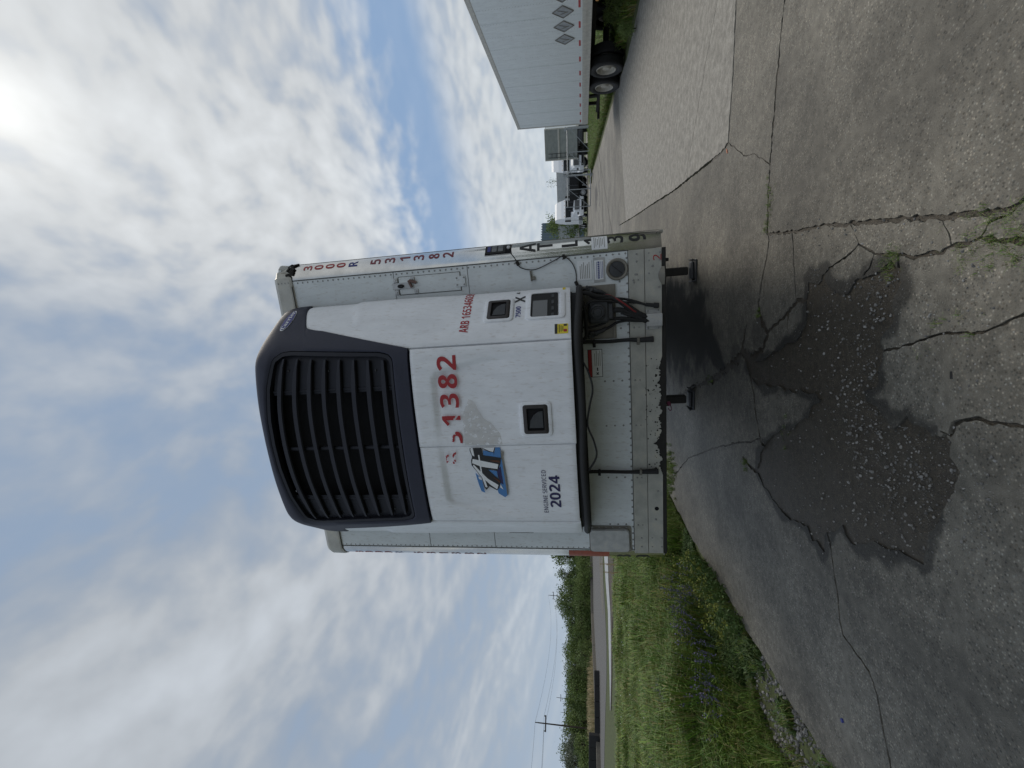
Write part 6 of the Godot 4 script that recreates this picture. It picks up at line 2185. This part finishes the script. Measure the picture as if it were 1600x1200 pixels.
func make_poles() -> void:
	# [x, z, height, arm turn]
	var spots := [[-51.4, -67.7, 8.1, "tall wooden utility pole nearest the road, rising over the wooded bank"], [-68.2, -144.6, 11.6, "far utility pole rising above the thick green trees beside the trailer"], [-114.5, -164.0, 9.9, "far thin utility pole with crossarm beside a dim treetop"], [-153.3, -210.0, 10.3, "far utility pole with two crossarms above the bank"], [-141.2, -168.7, 9.2, "far utility pole over the pale willow bushes"], [-113.1, -211.7, 9.0, "small far utility pole in the dip of the treeline"]]
	for s in spots:
		var P := thing("utility_pole", s[3], "pole", Vector3(s[0], gy(s[0]), s[1]), 0.22)
		var h: float = s[2]
		var r := 0.10
		var st := S()
		tube(st, [Vector3(0, -0.3, 0), Vector3(0.0, h * 0.6, 0), Vector3(0, h, 0)], [r * 1.2, r, r * 0.8], 9)
		put("mast", st, M.timber, P)
		block("crossarm", Vector3(-1.1, h - 1.25, -0.07), Vector3(1.1, h - 1.08, 0.07), M.timber, P)
		for x in [-1.0, 1.0]:
			st = S()
			lathe(st, [Vector2(0.06, 0), Vector2(0.09, 0.08), Vector2(0.05, 0.18), Vector2(0, 0.2)], 8, Transform3D(Basis.IDENTITY, Vector3(x, h - 1.08, 0)))
			put("insulator", st, M.casting, P)
		block("pole_tip", Vector3(-0.05, h, -0.05), Vector3(0.05, h + 0.45, 0.05), M.casting, P)
	# wires: from out of frame past the near pole to the far one
	var a := Vector3(-35.0, 9.0, 9.0)
	for e in [Vector3(0, 0.45, 0), Vector3(-1.0, -0.9, 0.2), Vector3(1.0, -0.9, -0.2)]:
		var pts := [a + e, Vector3(-51.4, 7.95, -67.7) + e, Vector3(-68.2, 11.45, -144.6) + e * 1.2]
		var W := thing("power_line", "thin power line strung between the wooden utility poles", "wire", Vector3.ZERO, 0.0, "power lines over the bank")
		for k in 2:
			var path := []
			for i in 17:
				var t := i / 16.0
				path.append((pts[k] as Vector3).lerp(pts[k + 1], t) - Vector3(0, 1.6 * 4.0 * t * (1.0 - t), 0))
			var st := S()
			tube(st, path, 0.014, 5, false)
			put("span", st, M.casting, W)

# ------------------------------------------------------------------ verge
func make_verge() -> void:
	var r := RandomNumberGenerator.new()
	r.seed = 314
	var tall := []
	for k in 4: tall.append(tuft_mesh(700 + k, 18, 0.58, 0.06, 0.0058, 0.6, GREENS))
	var short := []
	for k in 3: short.append(tuft_mesh(710 + k, 18, 0.17, 0.06, 0.005, 0.8, GREENS + [Color(0.12, 0.13, 0.05)]))
	var weed := []
	for k in 3: weed.append(tuft_mesh(720 + k, 22, 0.16, 0.09, 0.016, 0.9, [Color(0.05, 0.10, 0.02), Color(0.07, 0.12, 0.025)]))
	var patchy := noise(730, 0.5, 3)
	var at := {}
	var col := {}
	var add := func(key: String, xf: Transform3D) -> void:
		if not at.has(key):
			at[key] = []
			col[key] = []
		at[key].append(xf)
		var v := r.randf_range(0.75, 1.2)
		var dry := maxf(patchy.get_noise_2d(xf.origin.x * 1.7, xf.origin.z * 1.7), 0.0)
		col[key].append(Color(v * (1.0 + dry * 0.8), v * (1.0 + 0.3 * dry), v * (1.0 + 0.5 * dry)))
	for k in 80000:
		# more of them close by
		var dist := 2.6 + 23.0 * pow(r.randf(), 1.5)
		var ang := r.randf_range(-0.95, -0.02)
		var x := sin(ang) * dist
		var z := -cos(ang) * dist
		var edge := -2.62 - 0.03 * sin(z * 5.0) - 0.72 * smoothstep(-6.0, -4.6, z)
		if z < -7.6: edge = lerpf(-2.55, -2.18, clampf((-7.6 - z) / 2.2, 0.0, 1.0)) if z > -9.9 else -2.95
		if x > edge or z > -2.0: continue
		var n := patchy.get_noise_2d(x, z)
		if z > -5.4 and x > edge - 0.5 and n < 0.0: continue
		var into := edge - x
		var grown := smoothstep(0.0, 0.9, into)
		if dist > 25.0 or (dist > 22.0 and ang > -0.4): continue
		var s := (0.45 + 0.55 * grown) * r.randf_range(0.7, 1.15) * (0.85 + 0.5 * n)
		var p := on_ground(x, z, -0.045)
		if n < -0.22 and dist < 14.0:
			add.call("weed%d" % (r.randi() % 3), Transform3D(turned(r, s * 1.3), p))
		elif r.randf() < 0.25 + 0.6 * (1.0 - grown):
			add.call("short%d" % (r.randi() % 3), Transform3D(turned(r, s * 1.2 * (1.0 + dist / 40.0)), p))
		else:
			var hi := 1.65 if z < -5.6 and x > -6.5 else 1.05
			add.call("tall%d" % (r.randi() % 4), Transform3D(turned(r, s * (1.0 + dist / 30.0), hi / (1.0 + dist / 14.0)), p))
	# grass right of the concrete, under and beside the white trailer
	for k in 7000:
		var z := -r.randf_range(8.0, 40.0)
		var x := lerpf(8.4, 17.6, clampf((-z - 9.0) / 28.0, 0.0, 1.0)) + 0.15 + r.randf() * r.randf() * 6.0
		add.call("short%d" % (r.randi() % 3), Transform3D(turned(r, r.randf_range(1.2, 2.4)), on_ground(x, z, -0.045)))
	for k in 420:
		var z := r.randf_range(-5.6, -2.3)
		var x := -2.72 - absf(r.randfn()) * 0.35
		if patchy.get_noise_2d(x * 2.0, z * 2.0) < 0.02: continue
		add.call(("weed%d" if r.randf() < 0.4 else "short%d") % (r.randi() % 3), Transform3D(turned(r, r.randf_range(0.3, 0.75)), on_ground(x, z, -0.035)))
	# tufts in the cracks
	for e in [[1395, 400, 26, 0.035], [1165, 725, 22, 0.05], [1186, 488, 12, 0.03], [1225, 676, 10, 0.05], [1500, 383, 16, 0.06], [1540, 372, 30, 0.06], [1575, 376, 36, 0.05], [1598, 374, 24, 0.05], [1204, 300, 14, 0.05], [1201, 330, 14, 0.05], [1199, 355, 10, 0.03], [1110, 596, 10, 0.05], [1520, 519, 8, 0.08], [1050, 735, 60, 0.22], [1046, 750, 60, 0.22], [1042, 720, 30, 0.15], [1470, 524, 8, 0.08]]:
		var c := g2(e[0], e[1])
		for k in int(e[2]):
			var q := c + Vector2(r.randfn(), r.randfn()) * float(e[3])
			add.call("short%d" % (r.randi() % 3), Transform3D(turned(r, r.randf_range(0.12, 0.32) * (1.0 if e[3] < 0.1 else 2.4)), on_ground(q.x, q.y, -0.02)))
	for key in at:
		var m: Mesh = (tall if key.begins_with("tall") else short if key.begins_with("short") else weed)[int(key.right(1))]
		scatter("grass", m, M.leaf, at[key], col[key], "green grass and weeds growing along the verges and in the cracks", "grass")
	# tan reeds before the wooded bank
	var reed := tuft_mesh(740, 16, 1.0, 0.7, 0.018, 0.35, [Color(0.40, 0.31, 0.18), Color(0.48, 0.38, 0.23), Color(0.20, 0.20, 0.09)])
	var xs := []
	for k in 420:
		var py := clampf(1096.0 + r.randfn() * 34.0, 1000.0, 1149.0)
		var p := at_far(926, py, r.randf_range(66, 78))
		xs.append(Transform3D(turned(r, r.randf_range(0.35, 1.25)), Vector3(p.x, gy(p.x) - 0.05, p.z)))
	scatter("reeds", reed, M.petal, xs, [], "tan dry reeds standing before the wooded bank", "reeds")
	# white clover heads
	var dot := SphereMesh.new()
	dot.radius = 0.012
	dot.height = 0.02
	dot.radial_segments = 8
	dot.rings = 4
	xs = []
	for k in 420:
		var dist := r.randf_range(7.0, 23.0)
		var ang := r.randf_range(-0.85, -0.2)
		var x := sin(ang) * dist
		var z := -cos(ang) * dist
		if x > -3.6 or patchy.get_noise_2d(x * 0.6, z * 0.6) < 0.0: continue
		xs.append(Transform3D(Basis.IDENTITY.scaled(Vector3.ONE * (0.6 + dist / 28.0)), on_ground(x, z, r.randf_range(0.20, 0.30))))
	scatter("clover", dot, M.white, xs, [], "white clover heads dotted through the verge grass", "clover")
	make_verge_plants(r)

func make_verge_plants(r: RandomNumberGenerator) -> void:
	# purple vetch: leaning stems with spikes of small flowers
	var stem_set := []
	for k in 3:
		var stems := S()
		var flowers := S()
		for i in 9:
			var w := r.randf() * TAU
			var lean := r.randf_range(0.1, 0.35)
			var base := Vector3(cos(w), 0, sin(w)) * r.randf_range(0.0, 0.12)
			var tip := base + Vector3(cos(w) * lean, r.randf_range(0.34, 0.58), sin(w) * lean)
			stems.set_color(Color(0.06, 0.10, 0.03))
			tube(stems, [base, base.lerp(tip, 0.5) + Vector3(0, 0.03, 0), tip], [0.003, 0.0025, 0.002], 4)
			for q in 26:
				var p := base.lerp(tip, r.randf_range(0.66, 1.04)) + Vector3(r.randfn(), r.randfn(), r.randfn()) * 0.010
				var b := any_basis(r, r.randf_range(0.006, 0.011))
				flowers.set_color(Color(0.13, 0.11, 0.22) * r.randf_range(0.7, 1.25))
				quad(flowers, p - b.x, p + b.y * 0.7, p + b.x, p - b.y * 0.7)
			for q in 14:
				var p := base.lerp(tip, r.randf_range(0.1, 0.7))
				var b := any_basis(r, r.randf_range(0.010, 0.020))
				stems.set_color(Color(0.07, 0.12, 0.035) * r.randf_range(0.7, 1.25))
				quad(stems, p, p + b.x + b.y * 0.3, p + b.x * 2.0, p + b.x - b.y * 0.3)
		stems.generate_normals()
		flowers.generate_normals()
		stem_set.append([stems.commit(), flowers.commit()])
	for e in [[1075, 915], [1082, 945], [1078, 960], [1072, 968], [1045, 990], [1060, 1012], [1045, 1020], [1040, 1012], [1085, 1008], [1120, 1040], [1075, 1058], [1118, 1085], [1055, 1095], [1065, 1100], [1045, 1110], [1135, 1112], [1085, 1128], [1125, 1165], [1060, 1170], [1050, 1155], [1098, 1010], [1038, 1180]]:
		var p := gp(e[0] + 34, e[1])
		var T := thing("purple_vetch", "clump of purple vetch flower spikes in the verge grass", "flowers", p - Vector3(0, 0.04, 0), r.randf() * TAU, "purple vetch in the verge")
		var m = stem_set[r.randi() % 3]
		inst("stems", m[0], M.leaf, T)
		tag(inst("flowers", m[1], M.petal, T), "", "", "", "stuff")
		T.scale = Vector3.ONE * r.randf_range(0.85, 1.25)
	# yellow-green leafy weeds
	var leaves := S()
	var heads := S()
	for i in 11:
		var w := r.randf() * TAU
		var base := Vector3(cos(w), 0, sin(w)) * r.randf_range(0.0, 0.10)
		var tip := base + Vector3(cos(w) * 0.12, r.randf_range(0.28, 0.46), sin(w) * 0.12)
		leaves.set_color(Color(0.08, 0.12, 0.03))
		tube(leaves, [base, base.lerp(tip, 0.5), tip], 0.003, 4)
		for q in 22:
			var p := base.lerp(tip, r.randf_range(0.15, 0.95))
			var b := any_basis(r, r.randf_range(0.018, 0.034))
			leaves.set_color(Color(0.075, 0.135, 0.025) * r.randf_range(0.75, 1.2))
			quad(leaves, p, p + b.x + b.y * 0.35, p + b.x * 2.0, p + b.x - b.y * 0.35)
		for q in 16:
			var p := tip + Vector3(r.randfn(), r.randfn() * 0.5, r.randfn()) * 0.028
			var b := any_basis(r, r.randf_range(0.008, 0.014))
			heads.set_color(Color(0.20, 0.22, 0.03) * r.randf_range(0.75, 1.2))
			quad(heads, p - b.x, p + b.y, p + b.x, p - b.y)
	leaves.generate_normals()
	heads.generate_normals()
	var lm := leaves.commit()
	var hm := heads.commit()
	for e in [[1075, 880], [1083, 892], [1095, 905], [1108, 925], [1125, 965], [1135, 975], [1042, 878], [1045, 892], [1010, 1005], [1015, 1020], [1005, 1045], [1020, 1060], [1035, 1130], [1045, 1145], [1000, 960]]:
		var p := gp(e[0] + 26, e[1])
		var T := thing("yellow_weed", "leafy weed with yellow green flower heads in the verge", "weed", p - Vector3(0, 0.04, 0), r.randf() * TAU, "yellow weeds in the verge")
		inst("leaves", lm, M.leaf, T)
		tag(inst("flower_heads", hm, M.petal, T), "", "", "", "stuff")
		T.scale = Vector3.ONE * r.randf_range(0.8, 1.2)
	# dry tan dock stalks by the trailer's left edge
	for e in [[1000, 884, 1.0], [1000, 897, 0.92]]:
		var p := gp(e[0], e[1])
		var st := S()
		var h: float = e[2] * 1.18
		tube(st, [Vector3.ZERO, Vector3(0.02, h * 0.5, 0), Vector3(-0.02, h, 0.02)], [0.006, 0.005, 0.003], 5)
		var T := thing("dry_stalk", "dry tan seed stalk rising from the grass by the trailer", "weed", p, 0.0, "dry seed stalks")
		put("stalk", st, M.reed, T)
		st = S()
		for q in 160:
			var v := Vector3(-0.01, h * r.randf_range(0.62, 1.02), 0.01) + Vector3(r.randfn(), r.randfn(), r.randfn()) * 0.018
			var b := any_basis(r, r.randf_range(0.006, 0.012))
			quad(st, v - b.x, v + b.y, v + b.x, v - b.y)
		put("seed_head", st, M.reed, T)
	# bits of litter
	var lit := thing("black_scrap", "small black scrap lying on the concrete beside the hollow", "scrap", gp(1488, 586))
	block("strip", Vector3(-0.018, 0.0, -0.008), Vector3(0.018, 0.006, 0.008), M.black, lit, 0.002)
	lit = thing("blue_cap", "small blue bottle cap lying near the left crack", "cap", gp(1317, 1126))
	var st := S()
	lathe(st, [Vector2(0.014, 0), Vector2(0.013, 0.010), Vector2(0, 0.011)], 14)
	put("shell", st, M.blue, lit)
	lit = thing("orange_scrap", "tiny orange scrap at the corner of the pale slab", "scrap", gp(1136, 236), 0.4)
	block("strip", Vector3(-0.03, 0.0, -0.006), Vector3(0.03, 0.004, 0.006), mat(Color(0.6, 0.16, 0.05), 0.5, 0.0, ""), lit)

func _ready() -> void:
	rng.seed = 1
	make_light()
	make_textures()
	make_materials()
	M.pale_shoulder = mat(Color(0.42, 0.40, 0.36), 0.9, 0.0, "speckle", 0.5)
	M.hose_red = mat(Color(0.22, 0.02, 0.02), 0.5, 0.0, "")
	M.pale_path = mat(Color(0.46, 0.48, 0.50), 0.8, 0.0, "worn", 0.5)
	M.bank = mat(Color(0.20, 0.16, 0.13), 0.9, 0.0, "speckle", 0.5)
	M.reed = mat(Color(0.38, 0.26, 0.13), 0.8, 0.0, "")
	make_ground()
	make_road()
	make_trailer()
	make_yard_neighbours()
	make_trees()
	make_poles()
	make_gravel()
	make_verge()
